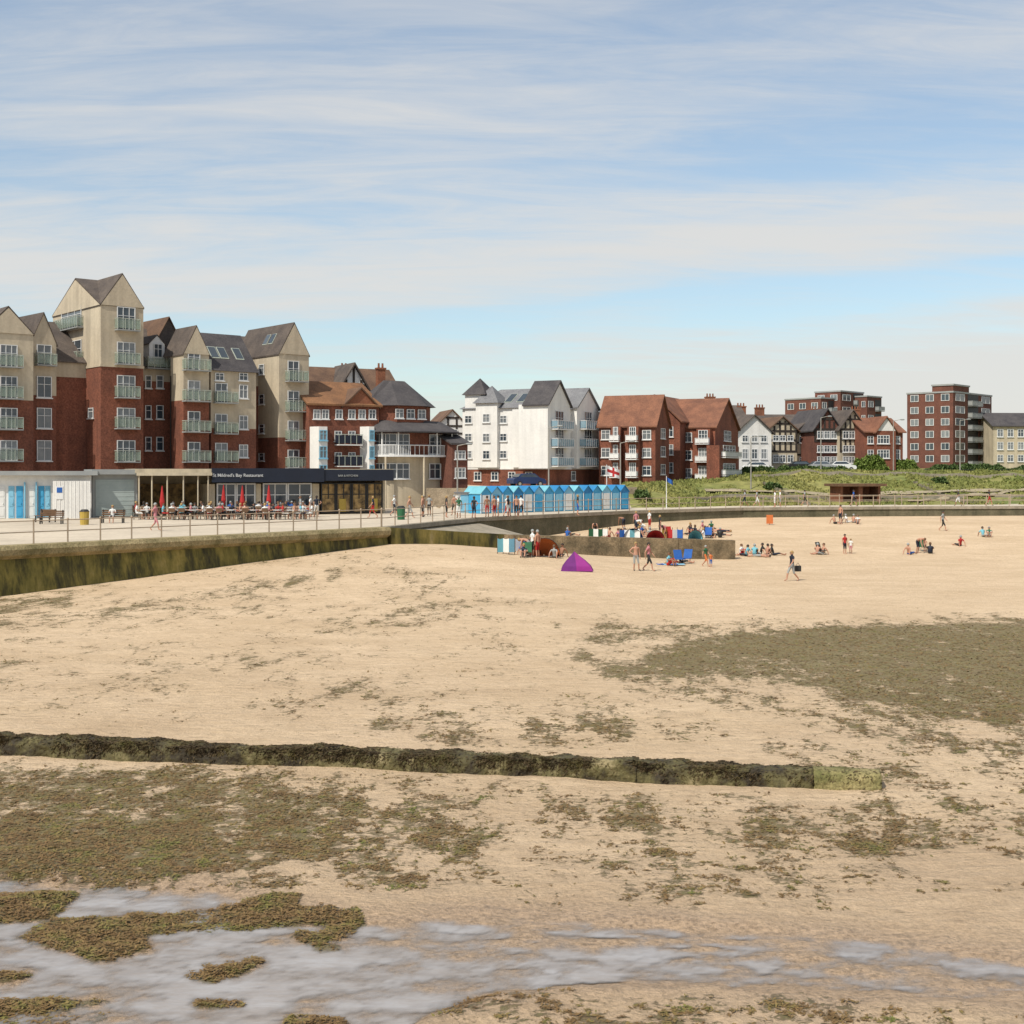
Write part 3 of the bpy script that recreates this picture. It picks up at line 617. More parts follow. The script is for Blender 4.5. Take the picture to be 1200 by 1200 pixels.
def skylight(par,P,n=2):
    for (a,b_,f0,f1) in n:
        s=MB(); s.extr([P(a,f0,.01),P(b_,f0,.01),P(b_,f1,.01),P(a,f1,.01)],[P(a,f0,.08),P(b_,f0,.08),P(b_,f1,.08),P(a,f1,.08)]); w=mk('skylight',s,['glassd'],par)
        s=MB(); e=.07
        s.extr([P(a-e,f0-.02,.0),P(b_+e,f0-.02,.0),P(b_+e,f1+.02,.0),P(a-e,f1+.02,.0)],[P(a-e,f0-.02,.05),P(b_+e,f0-.02,.05),P(b_+e,f1+.02,.05),P(a-e,f1+.02,.05)]); mk('frame',s,['brail'],w)
# ================= main apartment complex
mf0=Fr(X(168,118),118,math.radians(40)); uA=mf0.u(-120); o=mf0(uA,0,0); MF=Fr(o[0],o[1],math.radians(40))
apt=thing('apartment_building',(X(180,120),120,ZP),'red brick and beige gabled seafront flats with balconies','apartment building')
UE=MF.u(362)-0.5
wb=MB(); walls(wb,MF,0,UE,0,12,[ZP,14.6,16.0],[0,1]); mk('wall',wb,['brick','beige'],apt)
rb=MB(); rb.gable(MF,0,UE,0,12,16.0,20.0,'u',mr=0,mw=1,o=.2,t=.1); mk('roof',rb,['slateb','beige'],apt)
def chimney(par,fr,u,v,z0,z1,w=0.9,d=0.6,mat='brick2',pots=2):
    c=MB(); c.box(fr,u-w/2,u+w/2,v-d/2,v+d/2,z0,z1-0.2); c.box(fr,u-w/2-.08,u+w/2+.08,v-d/2-.08,v+d/2+.08,z1-0.198,z1)
    for i in range(pots): uc=u-w/2+w*(i+.5)/pots; c.cyl(fr(uc,v,z1),fr(uc,v,z1+0.5),0.13,0.11,n=6)
    mk('chimney',c,[mat],par)
q=MB(); ua,ub=MF.u(172,3),MF.u(214,3); q.gable(MF,ua,ub,2.2,9,17.6,20.9,'v',mr=0,mw=1,o=.2,t=.1); mk('roof',q,['tileb','slateb'],apt)
tf,wl,wr,trf=corner(62,118,168,112,40)
zE=H+196/F*112; zPk=H+231/F*113.5; zB=H+125/F*112
wb=MB(); walls(wb,tf,0,wl,0,wr,[ZP,zB,zE],[0,1]); 
wb.box(tf,-0.06,wl+0.06,-0.06,wr+0.06,zB-0.1,zB+0.12,1)
mk('wall',wb,['brick','beige'],apt,label='tower wall of brick below beige render')
rb=MB(); rb.gable(tf,0,wl,0,wr,zE,zPk,'u',mr=0,mw=1,o=0.06,t=.12); rb.gable(tf,0,wl,0,wr,zE,zPk+0.03,'v',mr=0,mw=1,o=0.06,t=.12)
rb.poly([tf(-.02,-.09,zE),tf(wl+.02,-.09,zE),tf(wl/2,-.09,zPk-.05)],1)
rb.poly([tf(wl+.09,-.02,zE),tf(wl+.09,wr+.02,zE),tf(wl+.09,wr/2,zPk-.05)],1)
mk('roof',rb,['slateb','beige'],apt,label='cross gabled slate tower roof')
for a,b_ in ((360,386),(400,427)):
    winp(apt,tf,73,a,96,b_,cols=3); balp(apt,tf,70,98,b_,depth=0.6)
for a,b_ in ((467,491),(505,530)): winp(apt,tf,79,a,91,b_,cols=2,arch=True,frame='paint')
winp(apt,tf,104,478,110,490,cols=1)
for a,b_ in ((360,387),(401,427),(440,466),(478,502),(516,541)):
    winp(apt,trf,137,a,158,b_,cols=3); balp(apt,trf,134,161,b_,depth=0.7)
p=tf(tf.u(80),-0.1,tf.z(543,tf.u(80))); text('wall_lettering','Marine',1.2,p,tf.ang,'black',apt,shear=0.3)
lf,wl,wr,lrf=corner(-48,-20,39,106,40)
zE=H+160/F*109; zPk=H+190/F*109; zB=H+84/F*108
wb=MB(); walls(wb,lf,0,wl,0,wr,[ZP,zB,zE],[0,1]); mk('wall',wb,['brick','beige'],apt)
rb=MB(); rb.gable(lf,0,wl,0,wr,zE,zPk,'u',mr=0,mw=1,o=0.08,t=.12); rb.poly([lf(wl+.1,0,zE),lf(wl+.1,wr,zE),lf(wl+.1,wr/2,zPk-.06)],1); mk('roof',rb,['slateb','beige'],apt)
for a,b_ in ((404,430),(441,467),(478,503),(516,540)):
    winp(apt,lrf,0,a,20,b_,cols=3); balp(apt,lrf,-6,24,b_,depth=0.8)
rf=FL(36,110.5,64,112.0)
wb=MB(); u1=rf.u(66); walls(wb,rf,0,u1,0,5,[ZP,zB+0.6,17.4],[0,1]); mk('wall',wb,['brick','beige'],apt)
rb=MB(); rb.gable(rf,0,u1,0,5,17.4,20.0,'v',mr=0,mw=1,o=0.1,t=.1); mk('roof',rb,['slateb','beige'],apt)
for a,b_ in ((404,428),(441,466),(478,502),(516,540)):
    winp(apt,rf,43,a,60,b_,cols=2)
    if a<440: balp(apt,rf,40,63,b_,depth=0.7)
for a,b_ in ((440,455),(475,491),(512,528)): winp(apt,MF,183,a,191,b_,cols=1); winp(apt,MF,170,a,177,b_,cols=1)
balp(apt,MF,169,206,432,depth=0.8)
db=MB(); d0,d1=MF.u(176),MF.u(194); zb=MF.z(420,d0); zt=MF.z(402,d0)
walls(db,MF,d0,d1,0.2,4,[zb-0.5,zt],[0]); db.gable(MF,d0,d1,0.2,4,zt,MF.z(392,d0),'v',mr=1,mw=0,o=0.1,t=.08); mk('dormer',db,['paint','slateb'],apt)
winp(apt,MF,180,403,190,419,v=0.18,cols=2)
bf,wl,wr,brf=corner(200,215,245,115.5,40)
zE=H+137/F*117; zPk=H+168/F*118; zB=H+83/F*117
wb=MB(); walls(wb,bf,0,wl,0,wr,[ZP,zB,zE],[0,1]); mk('wall',wb,['brick','beige'],apt)
rb=MB(); rb.gable(bf,-1.5,wl,0,wr,zE,zPk,'u',mr=0,mw=1,o=0.08,t=.12); rb.poly([bf(wl+.1,0,zE),bf(wl+.1,wr,zE),bf(wl+.1,wr/2,zPk-.06)],1); mk('roof',rb,['slateb','beige'],apt)
for a,b_ in ((409,434),(446,470),(482,506),(518,541)):
    winp(apt,brf,220,a,234,b_,cols=2); balp(apt,brf,213,243,b_,depth=0.8)
cf,wl,wr,crf=corner(243,247,300,117.5,40)
zE=H+118/F*121; zB=H+50/F*121
wb=MB(); walls(wb,cf,-2,wl,0,wr,[ZP,zB,zE],[0,1]); mk('wall',wb,['brick','beige'],apt)
rb=MB(); rb.hexa([crf(-0.3,-0.3,zE-0.2),crf(wr+0.2,-0.3,zE-0.2),crf(wr+.2,4.5,zE-0.2),crf(-.3,4.5,zE-.2),crf(-.3,3.4,zE+3.6),crf(wr+.2,3.4,zE+3.6),crf(wr+.2,4.4,zE+3.6),crf(-.3,4.4,zE+3.6)],0)
mk('roof',rb,['slate'],apt)
skylight(apt,lambda a,f,o_: crf(a,-0.3+3.7*f-o_*.7,zE-0.2+3.8*f+o_),[(crf.u(px),crf.u(px)+.7,.34,.6) for px in (254,265,283)])
for a,b_ in ((449,472),(485,508),(519,541)):
    winp(apt,crf,252,a,266,b_,cols=2); balp(apt,crf,250,275,b_,depth=0.8)
    winp(apt,crf,280,a+2,290,b_-5,cols=2)
for px in (252,280): winp(apt,crf,px,437,px+10,446,cols=2)
rf2,wl,wr,rrf=corner(294,327,362,122.5,40)
zE=H+137/F*124; zPk=H+172/F*125; zB=H+40/F*124
wb=MB(); walls(wb,rf2,0,wl,0,wr,[ZP,zB,zE],[0,1]); 
mk('wall',wb,['brick','beige'],apt)
rb=MB(); rb.gable(rf2,-3.5,wl,0,wr,zE,zPk,'u',mr=0,mw=1,o=0.08,t=.12); rb.poly([rf2(wl+.1,0,zE),rf2(wl+.1,wr,zE),rf2(wl+.1,wr/2,zPk-.06)],1); mk('roof',rb,['slateb','beige'],apt)
skylight(apt,lambda a,f,o_: rf2(a,wr/2*f-o_*.7,zE+(zPk-zE)*f+.13+o_),[(wl*.25,wl*.25+.7,.35,.65),(wl*.25+1.1,wl*.25+1.8,.35,.65)])
for a,b_ in ((423,447),(458,482),(493,516),(527,548)):
    winp(apt,rrf,337,a,350,b_,cols=2); balp(apt,rrf,334,357,b_,depth=0.8)
    winp(apt,rf2,304,a+4,310,b_-8,cols=1)
for fr_,u_,z1_ in ((tf,.25,20),(rf2,.25,15),(bf,.2,15)): 
    q=MB(); q.cyl(fr_(u_,-.09,ZP),fr_(u_,-.09,z1_),.05,n=6); mk('drainpipe',q,['black'],apt)
# ================= houses
def house(name,label,fr,u1,depth,z0,ze,zr,wall,roof,axis='u',cat='house',o=0.3,peak=0.5,u0=0):
    h=thing(name,fr((u0+u1)/2,depth/2,z0),label,cat)
    wb=MB(); walls(wb,fr,u0,u1,0,depth,[z0,ze],[0]); mk('wall',wb,[wall],h)
    rb=MB(); rb.gable(fr,u0,u1,0,depth,ze,zr,axis,mr=0,mw=1,o=o,peak=peak); mk('roof',rb,[roof,wall],h); return h
f=FL(362,123,444,127); u1=f.u(444)
hs=house('brick_house','red brick house with orange tiled roof and white bays',f,u1,9,ZP,f.z(474,3),f.z(449,3,4.5),'brick','tileo')
ua,ub=f.u(402),f.u(443); rb=MB(); ze=f.z(476,ua); rb.gable(f,ua,ub,-0.05,5,ze,f.z(456,(ua+ub)/2),'v',mr=0,mw=1,o=0.2); mk('roof',rb,['tileb','brick2'],hs)
for (a,b_) in ((367,388),(426,443)):
    m_=MB(); ua,ub=f.u(a,-0.8),f.u(b_,-0.8); z1=f.z(500,ua)
    pl=[(ua,0),(ua+0.5,-1.0),(ub-0.5,-1.0),(ub,0)]
    m_.extr([f(u,v,ZP) for u,v in pl],[f(u,v,z1) for u,v in pl],0); mk('bay',m_,['white'],hs)
    for y0,y1 in ((504,516),(523,537),(545,560)): 
        u_=(ua+ub)/2; window(hs,f,ua+0.55,ub-0.55,f.z(y1,u_,-1),f.z(y0,u_,-1),v=-1.0,cols=2,frame='sky2')
for px in (371,381,397,412,424,436): winp(hs,f,px-4,480,px+4,491,cols=2)
for px in (396,412):
    for y0 in (505,530): winp(hs,f,px-4,y0,px+4,y0+12,cols=2)
for y0 in (521,546): balp(hs,f,392,420,y0,depth=1.0,glass='navy',slab='paint')
f=FL(372,138,476,143); u1=f.u(474)
hb=house('gabled_house','tall half-timbered gabled house with brown tiled roof',f,u1,10,ZP,f.z(470,4),f.z(433,5,5),'cream','tileb')
ua,ub=f.u(386),f.u(440); zr_=f.z(428,(ua+ub)/2); ze_=f.z(474,ua); rb=MB(); rb.gable(f,ua,ub,-0.3,5,ze_,zr_,'v',mr=0,mw=1,o=0.45,t=.28); rb.box(f,ua,ub,-0.3,1,ZP,ze_,1); mk('roof',rb,['slateb','white'],hb)
timber(hb,f,ua+.1,ub-.1,ze_-2,ze_,v=-.38,step=.8,w=.12,zr=zr_)
chimney(hb,f,f.u(446,-1),-1,f.z(475,5),f.z(431,5),w=0.9,mat='brick2'); chimney(hb,f,f.u(403,6),6,f.z(450,5),f.z(426,5),w=0.9)
chimney(hb,f,f.u(380,6),6,f.z(450,5),f.z(436,5),w=0.9)
winp(hb,f,404,455,414,468,v=-0.4,cols=2)
# ================= bow fronted house
f=FL(446,126,531,131); u1=f.u(531)
hx=thing('seafront_house',f(u1/2,4,4),'rounded brick house with slate roof and curved white balcony','house')
uc=u1*.5
def arc(a_,b_,z_,v0=3.0,n=24,flat=.55):
    return [f(uc-a_*math.copysign(abs(math.cos(t))**flat,math.cos(t)),v0-b_*math.sin(t)**flat,z_) for t in [math.pi*i/n for i in range(n+1)]]
def ring(a_,b_,z_): return arc(a_,b_,z_)+[f(uc+a_,9,z_),f(uc-a_,9,z_)]
zc=f.z(507,2); zbf=f.z(533,2)
wb=MB(); wb.extr(ring(u1/2,3.2,2.4),ring(u1/2,3.2,zbf-.21)); wb.extr(ring(u1/2,3.2,zbf-.205),ring(u1/2,3.2,zc),1); mk('wall',wb,['cream','brick'],hx)
rb=MB(); rb.extr(ring(u1/2+1.0,4.9,zc+.005),ring(u1/2+1.0,4.9,zc+.12)); rb.extr(ring(u1/2+.98,4.85,zc+.125),ring(u1/2-.4,2.4,zc+1.25)); mk('canopy',rb,['slate'],hx)
m_=MB(); m_.extr(ring(u1/2+.6,4.3,zbf-.2),ring(u1/2+.6,4.3,zbf))
top1=arc(u1/2+.55,4.22,zbf+.95); 
for a,b_ in zip(top1[:-1],top1[1:]):
    m_.cyl(a,b_,.05,n=5); 
    for k in range(3):
        q=[a[i]+(b_[i]-a[i])*k/3 for i in range(2)]; m_.box(Fr(q[0],q[1],0),-.025,.025,-.025,.025,zbf+.002,zbf+.93)
for i in (1,5,9,13,17,21,23): p=top1[i]; m_.box(Fr(p[0],p[1],0),-.06,.06,-.06,.06,zbf+.003,zc-.01)
mk('balcony',m_,['paint'],hx)
for i in (1,6,12,18,23): p=top1[i]; mk('column',MB().cyl((p[0],p[1],2.6),(p[0],p[1],zbf-.21),.1,n=8),['cream'],hx)
def arcwin(t,z0,z1,hw=.55,cols=2,a_=u1/2,b_=3.2,par=hx):
    def P(t): return Vector((uc-a_*math.copysign(abs(math.cos(t))**.55,math.cos(t)),3.0-b_*math.sin(t)**.55))
    p=P(t); d=(P(t+.04)-P(t-.04)).normalized(); w0=f(p.x,p.y,0); fr_=Fr(w0[0],w0[1],f.ang+math.atan2(d.y,d.x)); window(par,fr_,-hw,hw,z0,z1,cols=cols,v=-.06,glass='glassd')
for t in (.55,.95,1.35,1.8,2.2,2.6):
    arcwin(t,zbf+.1,zbf+2.1,hw=.7); arcwin(t,f.z(561,2),f.z(543,2),hw=.7)
ut=f.u(518); ul=f.u(445); cu,cvv=(ul+ut)/2,3.4; ra=(ut-ul)/2
oct_=[math.pi/8+math.pi*i/4 for i in range(8)]
wb=MB(); wb.extr([f(cu+ra*1.05*math.cos(t),cvv+ra*.95*math.sin(t),zc+.5) for t in oct_],[f(cu+ra*1.05*math.cos(t),cvv+ra*.95*math.sin(t),f.z(474,2)) for t in oct_]); mk('wall',wb,['brick'],hx,label='upper red brick storey')
rb=MB(); rb.extr([f(cu+ra*1.22*math.cos(t),cvv+ra*1.1*math.sin(t),f.z(475,2)) for t in oct_],[f(cu+1.3*math.cos(t),cvv+0.2*math.sin(t),f.z(446,2,4)) for t in oct_]); mk('roof',rb,['slate'],hx)
vf=cvv-ra*.95*math.cos(math.pi/8)
for du in (-1.3,0,1.3): window(hx,f,cu+du-.45,cu+du+.45,f.z(490,2),f.z(479,2),v=vf-.02,cols=2)
f=FL(530,128,548,129); u1=f.u(548)
hn=house('brick_cottage','narrow brick house with white windows beside the rounded house',f,u1,5,2.4,f.z(520,0),f.z(510,0),'brick3','slate'); winp(hn,f,533,528,545,538,cols=3); winp(hn,f,533,548,545,560,cols=3)
f=FL(514,165,546,166); u1=f.u(546)
ht=house('timbered_house','small white house with black timber gable',f,u1,7,3,f.z(497,1),f.z(481,1),'white','tileb','v'); timber(ht,f,0.1,u1-.1,f.z(520,1),f.z(498,1),zr=f.z(481,1),w=.12)
for px in (522,533): winp(ht,f,px-3,503,px+3,511,cols=2,v=-0.07)
# ================= white apartment building
wf,wl,wr,wrf=corner(542,640,703,146,63)
wa=thing('white_apartment_building',wf(wl/2,wr/2,4.3),'white rendered flats with grey roofs on a brick ground floor','apartment building')
zg=wf.z(549,wl); zE=wf.z(477,wl); zR=wf.z(455,wl,5)
wb=MB(); walls(wb,wf,0,wl,0,wr,[3.2,zg,zE],[0,1]); wb.box(wf,-.05,wl+.05,-.05,wr+.05,zg-0.1,zg+0.1,1); mk('wall',wb,['brick','white'],wa)
rb=MB(); rb.hip(wf,0,wl,0,wr,zE+.002,zR,3.4,4.2,o=.3); mk('roof',rb,['slatel'],wa)
for a,b_,hh in ((642,668,2.7),(676,701,2.3)):
    ua,ub=wrf.u(a,-0.7),wrf.u(b_,-0.7); g_=MB(); walls(g_,wrf,ua,ub,-0.7,3,[zg,zE+0.3],[0]); mk('bay',g_,['white'],wa)
    g_=MB(); g_.gable(wrf,ua,ub,-0.7,2.2,zE+0.3,zE+0.3+hh,'v',mr=0,mw=1,o=0.25); mk('roof',g_,['slate' if a==642 else 'slatel','white'],wa)
    for y0 in (487,508,530):
        um=(ua+ub)/2; z_=wrf.z(y0+16,um,-.7); window(wa,wrf,um-1.1,um+1.1,z_,z_+2.1,v=-0.7,cols=3); balcony(wa,wrf,ua+0.8,ub-0.8,z_,depth=0.9,v=-0.7,glass='bblue',slab='paint',railm='paint')
for y0 in (487,508,530,552): winp(wa,wrf,669,y0,674,y0+11,cols=1)
for a,b_,pk,ev in ((543,566,443,463),(558,583,452,473)):
    ua,ub=wf.u(a,-0.5),wf.u(b_,-0.5); q=MB(); vo=-0.6 if a==558 else -0.1
    ze_=wf.z(ev,ua); walls(q,wf,ua,ub,vo,vo+ub-ua,[zg+0.12,ze_],[0]); mk('turret_wall',q,['white'],wa)
    q=MB(); q.hip(wf,ua,ub,vo,vo+ub-ua,ze_,wf.z(pk,ua),(ub-ua)/2+0.29,(ub-ua)/2+0.29,o=0.3); mk('turret_roof',q,['slate' if a==543 else 'slatel'],wa)
for y0 in (485,508,528): winp(wa,wf,566,y0,574,y0+10,cols=2,v=-0.6)
for px in (549,590,621):
    for y0 in (487,508,528): winp(wa,wf,px-4,y0,px+4,y0+9,cols=2,v=-0.1 if px==549 else 0)
for px in (560,580,600,620): winp(wa,wf,px-4,553,px+4,563,cols=2)
q=MB(); q.box(wf,wf.u(602),wf.u(613),-.35,0.01,zg+.12,zE-.2); mk('bay',q,['white'],wa)
skylight(wa,lambda a,f_,o_: wf(a,-.3+4.2*f_-o_*.5,zE+(zR-zE)*f_+o_),[(wf.u(px,1),wf.u(px,1)+.8,.3,.7) for px in (592,606,619)])
# ================= two brick blocks
def brickblock(l,c,r,Yc,th,yb,ye,yr,label,wins,bays,gwins):
    fr,wl,wr,rf_=corner(l,c,r,Yc,th); ze=fr.z(ye,wl); zr=fr.z(yr,wl,wr/2); z0=fr.z(yb,wl)-1.2
    h=thing('brick_apartment_building',fr(wl/2,wr/2,z0),label,'apartment building')
    wb=MB(); walls(wb,fr,0,wl,0,wr,[z0,ze],[0]); mk('wall',wb,['brick'],h)
    rb=MB(); rb.gable(fr,0,wl,0,wr,ze,zr,'u',mr=0,mw=1,o=0.3); mk('roof',rb,['tile','brick'],h)
    for px in wins:
        for y0 in range(ye+7,yb-8,21): winp(h,fr,px-5,y0,px+5,y0+11,cols=2)
    for (a,b_) in bays:
        ua,ub=fr.u(a,-1),fr.u(b_,-1); q=MB(); q.box(fr,ua,ub,-1,0.5,z0,ze-0.3); mk('bay',q,['brick'],h)
        for y0 in range(ye+5,yb-8,21):
            um=(ua+ub)/2; z_=fr.z(y0+15,um,-1); window(h,fr,ua+0.3,ub-0.3,z_+0.3,z_+1.7,v=-1,cols=3); balcony(h,fr,ua,ub,z_,depth=0.7,v=-1,glass='paint',slab='paint',h=0.7,railm='paint')
    for a,b_ in gwins:
        for y0 in range(ye+5,yb-8,21): winp(h,rf_,a,y0,b_,y0+12,cols=2)
    return h,fr,wl,wr,rf_,ze,zr
h1,fr1,wl1,wr1,rf1,ze1,zr1=brickblock(702,768,784,152,66,570,497,464,'brick flats with red tiled roof and white bay balconies',[710,758],[(716,727),(735,748)],[(774,779)])
h2,fr2,wl2,wr2,rf2_,ze2,zr2=brickblock(775,838,865,160,66,566,500,468,'long brick flats with steep red tiled roof and balconies',[783,806],[(816,832)],[(848,856)])
q=MB(); ua,ub=fr2.u(757,-2.5),fr2.u(797,-2.5); zz=fr2.z(494,0); walls(q,fr2,ua,ub,-2.5,6,[3.5,zz],[0]); mk('wall',q,['brick'],h2)
q=MB(); q.gable(fr2,ua,ub,-2.5,8,zz,fr2.z(465,0),'v',mr=0,mw=1,o=0.3,peak=0.25); mk('roof',q,['tile','brick'],h2)
for y0 in (500,521,542):
    winp(h2,fr2,764,y0,772,y0+12,v=-2.5,cols=2); winp(h2,fr2,781,y0,789,y0+12,v=-2.5,cols=2)
q=MB(); q.box(rf2_,rf2_.u(843,-1.6),rf2_.u(866,-1.6),-1.6,0,3.6,ze2-2.4); mk('bay',q,['brick'],h2)
for y0 in (522,543): winp(h2,rf2_,847,y0,861,y0+12,v=-1.6,cols=4); balp(h2,rf2_,845,864,y0+14,v=-1.6,depth=0.6,glass='paint',slab='paint',h=0.7)
# ================= distant houses
def dhouse(name,label,px0,px1,Y,ye,yr,wall,roof,axis='u',depth=9,tim=None,wins=(),rows=((515,525),(531,541)),peak=0.5,chim=None,dy=1.0):
    fr=FL(px0,Y,px1,Y+dy); u1=fr.u(px1); z0=5.5; zr=fr.z(yr,u1/2,depth/2 if axis=='u' else 0)
    h=house(name,label,fr,u1,depth,z0,fr.z(ye,u1/2),zr,wall,roof,axis,peak=peak,o=0.4)
    if tim: timber(h,fr,0.15,u1-.15,fr.z(tim[1],u1/2),fr.z(tim[0],u1/2),step=0.75,w=.14,zr=zr if axis=='v' else None)
    for px in wins:
        for y0,y1 in rows: winp(h,fr,px-3.5,y0,px+3.5,y1,cols=2,v=-0.1 if tim else 0,fw=0.08)
    if chim:
        for cx,cy0,cy1 in chim: chimney(h,fr,fr.u(cx,depth/2),depth/2,fr.z(cy1,u1/2),fr.z(cy0,u1/2),w=1.4,d=1.0,mat='brick2',pots=3)
    return h,fr
dhouse('terraced_house','white rendered house with brown slate roof and chimney',828,876,196,496,476,'cream','slateb',wins=(836,848,862),rows=((502,511),(518,527),(533,541)),chim=((832,463,485),(868,474,490)))
dhouse('gabled_house','white gabled house with grey roof and bay windows',864,904,186,506,487,'white','slateb','v',wins=(873,884,895),rows=((510,518),(526,538)))
dhouse('timbered_house','black and white timbered house with brown roof',900,934,190,504,489,'cream','tileb','v',tim=(504,530),wins=(909,917,926),rows=((510,517),(533,542)))
dhouse('timbered_house','black and white timbered house with tall roof',932,966,192,506,491,'cream','slateb','v',tim=(506,534),wins=(940,949,958),rows=((511,519),(536,543)))
dhouse('terraced_house','long roofed terrace behind the timbered houses',880,1010,205,500,487,'cream','slateb',wins=(905,975,990),chim=((890,476,492),(952,478,492),(1002,478,492)))
dhouse('gabled_house','grey gabled house with white bargeboards',954,984,188,502,480,'brick3','slate','v',tim=(502,518),wins=(961,969,977),rows=((505,514),(522,530),(535,543)))
dhouse('gabled_house','dark gabled house with slate roof',984,1014,188,502,481,'cream','slateb','v',tim=(502,530),wins=(991,998,1006),rows=((505,514),(522,530),(535,543)))
h,fr=dhouse('brick_house','small red brick house with white bay windows',1014,1058,185,506,491,'brick','tile','u',wins=(1020,1036,1051),rows=((511,520),(527,538)))
q=MB(); ua,ub=fr.u(1024),fr.u(1046); q.gable(fr,ua,ub,-1,4,fr.z(505,ua),fr.z(489,ua),'v',mr=0,mw=2,o=0.3); walls(q,fr,ua,ub,-1,1,[5.5,fr.z(505,ua)],[1]); mk('bay',q,['tile','brick','white'],h)
for y0 in (510,527): winp(h,fr,1028,y0,1042,y0+10,v=-1,cols=4,fw=0.08)
def flats(label,l,c,r,Yc,th,yt,nf,name='brick_tower_block',step=None,cols=4,wall='brick3'):
    fr,wl,wr,rf_=corner(l,c,r,Yc,th); zt=fr.z(yt,wl); z0=6.0
    h=thing(name,fr(wl/2,wr/2,z0),label,'apartment building')
    wb=MB(); walls(wb,fr,0,wl,0,wr,[z0,zt],[0]); wb.poly([fr(0,0,zt),fr(wl,0,zt),fr(wl,wr,zt),fr(0,wr,zt)],0); mk('wall',wb,[wall],h)
    rb=MB(); rb.box(fr,-.12,wl+.12,-.12,wr+.12,zt+0.003,zt+0.3,0); mk('roof',rb,['grey'],h)
    if step:
        ua,ub,va,vb,z2=step; q=MB(); q.box(fr,wl*ua,wl*ub,wr*va,wr*vb,zt+0.302,zt+z2,0); q.box(fr,wl*ua-.15,wl*ub+.15,wr*va-.15,wr*vb+.15,zt+z2+.002,zt+z2+0.3,1); mk('roof_block',q,[wall,'grey'],h)
    fh=(zt-7.2)/nf
    for k in range(nf):
        z_=7.2+k*fh+0.8
        for i in range(cols):
            u=wl*(i+0.5)/cols; w_=wl/cols*0.26
            window(h,fr,u-w_,u+w_,z_,z_+1.25,cols=2,rows=1,fw=0.07,sill=False)
        for i in range(cols):
            v=wr*(i+0.5)/cols; w_=wr/cols*0.34
            if i%2==0: window(h,rf_,v-w_,v+w_,z_,z_+1.3,cols=2,rows=1,fw=0.07,sill=False)
            else:
                q=MB(); q.box(rf_,v-w_*1.2,v+w_*1.2,-0.03,0.01,z_-0.6,z_+1.6); mk('recess_shade',q,['black'],h)  # flat black panel paints the shade behind the balcony, wall is not cut
                balcony(h,rf_,v-w_*1.2,v+w_*1.2,z_-0.7,depth=0.9,v=-0.04,glass='grey',slab='grey',h=0.9,railm='grey')
    return h
flats('dark red brick tower block with balconies and flat roof',1063,1117,1162,232,48,460,6,step=(0.55,1.0,0.0,0.4,1.3),cols=3)
flats('flat roofed brick flats with white window bands',920,962,985,262,40,467,5,cols=3,name='brick_flats')
flats('taller flat roofed brick flats behind the houses',955,985,1012,264,45,459,6,cols=2,name='brick_flats')
flats('flat roofed brick flats beside the taller block',1000,1016,1033,266,45,465,5,cols=2,name='brick_flats')
dhouse('cream_house','cream rendered building with dark slate roof',1164,1250,236,499,485,'cream','slate','u',wins=(1172,1184,1196,1208,1222),rows=((503,512),(518,527),(533,541)),depth=10)
dhouse('cream_house','rendered house with brown roof beyond the lawn',1262,1330,230,505,488,'white','tileb','u',wins=(1280,1300),depth=10)
# ---------------------------------------------------------------- cafe row
kf=FL(-40,98,108,100.5)
k=thing('kiosk_row',kf(8,2,ZP),'white kiosk row with blue doors and flat roof','kiosk')
ue=kf.u(107); mb=MB(); mb.box(kf,0,ue,0,4,ZP,kf.z(557,ue)); mk('wall',mb,['white'],k)
mb=MB(); mb.box(kf,-.3,ue+.5,-0.7,4.5,kf.z(557,ue)+.003,kf.z(552,ue)); mk('roof',mb,['grey'],k)
for a,b_,c in ((-30,-18,'azure'),(-8,6,'white_c'),(10,17,'sky2'),(19,27,'azure'),(33,41,'white_c'),(45,52,'azure'),(53,59,'sky2')):
    q=MB(); u0,u1=kf.u(a),kf.u(b_); q.box(kf,u0,u1,-0.06,0.0,ZP+0.03,ZP+2.5); 
    for j in range(3): q.box(kf,u0+.08,u1-.08,-0.085,-0.062,ZP+0.2+j*.75,ZP+0.8+j*.75)
    q.ball(kf(u1-.15,-0.1,ZP+1.15),0.05); mk('door',q,[c],k)
for a,b_ in ((28.5,30),(42,43.5)): mk('pilaster',MB().box(kf,kf.u(a),kf.u(b_),-.3,-.002,ZP,ZP+2.8),['sky2'],k)
q=MB()
ua,ub=kf.u(62,-1.2),kf.u(106,-1.2)
for j in range(20): q.box(kf,ua+(ub-ua)*j/20,ua+(ub-ua)*(j+.92)/20,-1.2-.03*(j%2),-1.1,ZP,ZP+2.9)
mk('screen_wall',q,['white'],k,label='white vertical board screen')
q=MB(); q.box(kf,kf.u(66,-1.2),kf.u(74,-1.2),-1.26,-1.235,ZP+1.5,ZP+2.5); q.box(kf,kf.u(66.6,-1.2),kf.u(73,-1.2),-1.28,-1.262,ZP+2.0,ZP+2.4,1); mk('notice',q,['paint','blue_c'],k)
f=FL(108,101,161,102.5); ue=f.u(161)
k=thing('shuttered_kiosk',f(2,2,ZP),'grey shuttered kiosk with flat roof','kiosk')
mb=MB(); mb.box(f,0.02,ue,0,4,ZP,f.z(556,1)); mk('wall',mb,['grey'],k)
mb=MB(); mb.box(f,-.1,ue+.3,-0.6,4.2,f.z(556,1)+.003,f.z(550,1)); mk('roof',mb,['grey'],k)
mb=MB()
for j in range(17): mb.box(f,.25,ue-.25,-0.06-0.02*(j%2),-0.003,ZP+0.1+j*0.17,ZP+0.265+j*.17)
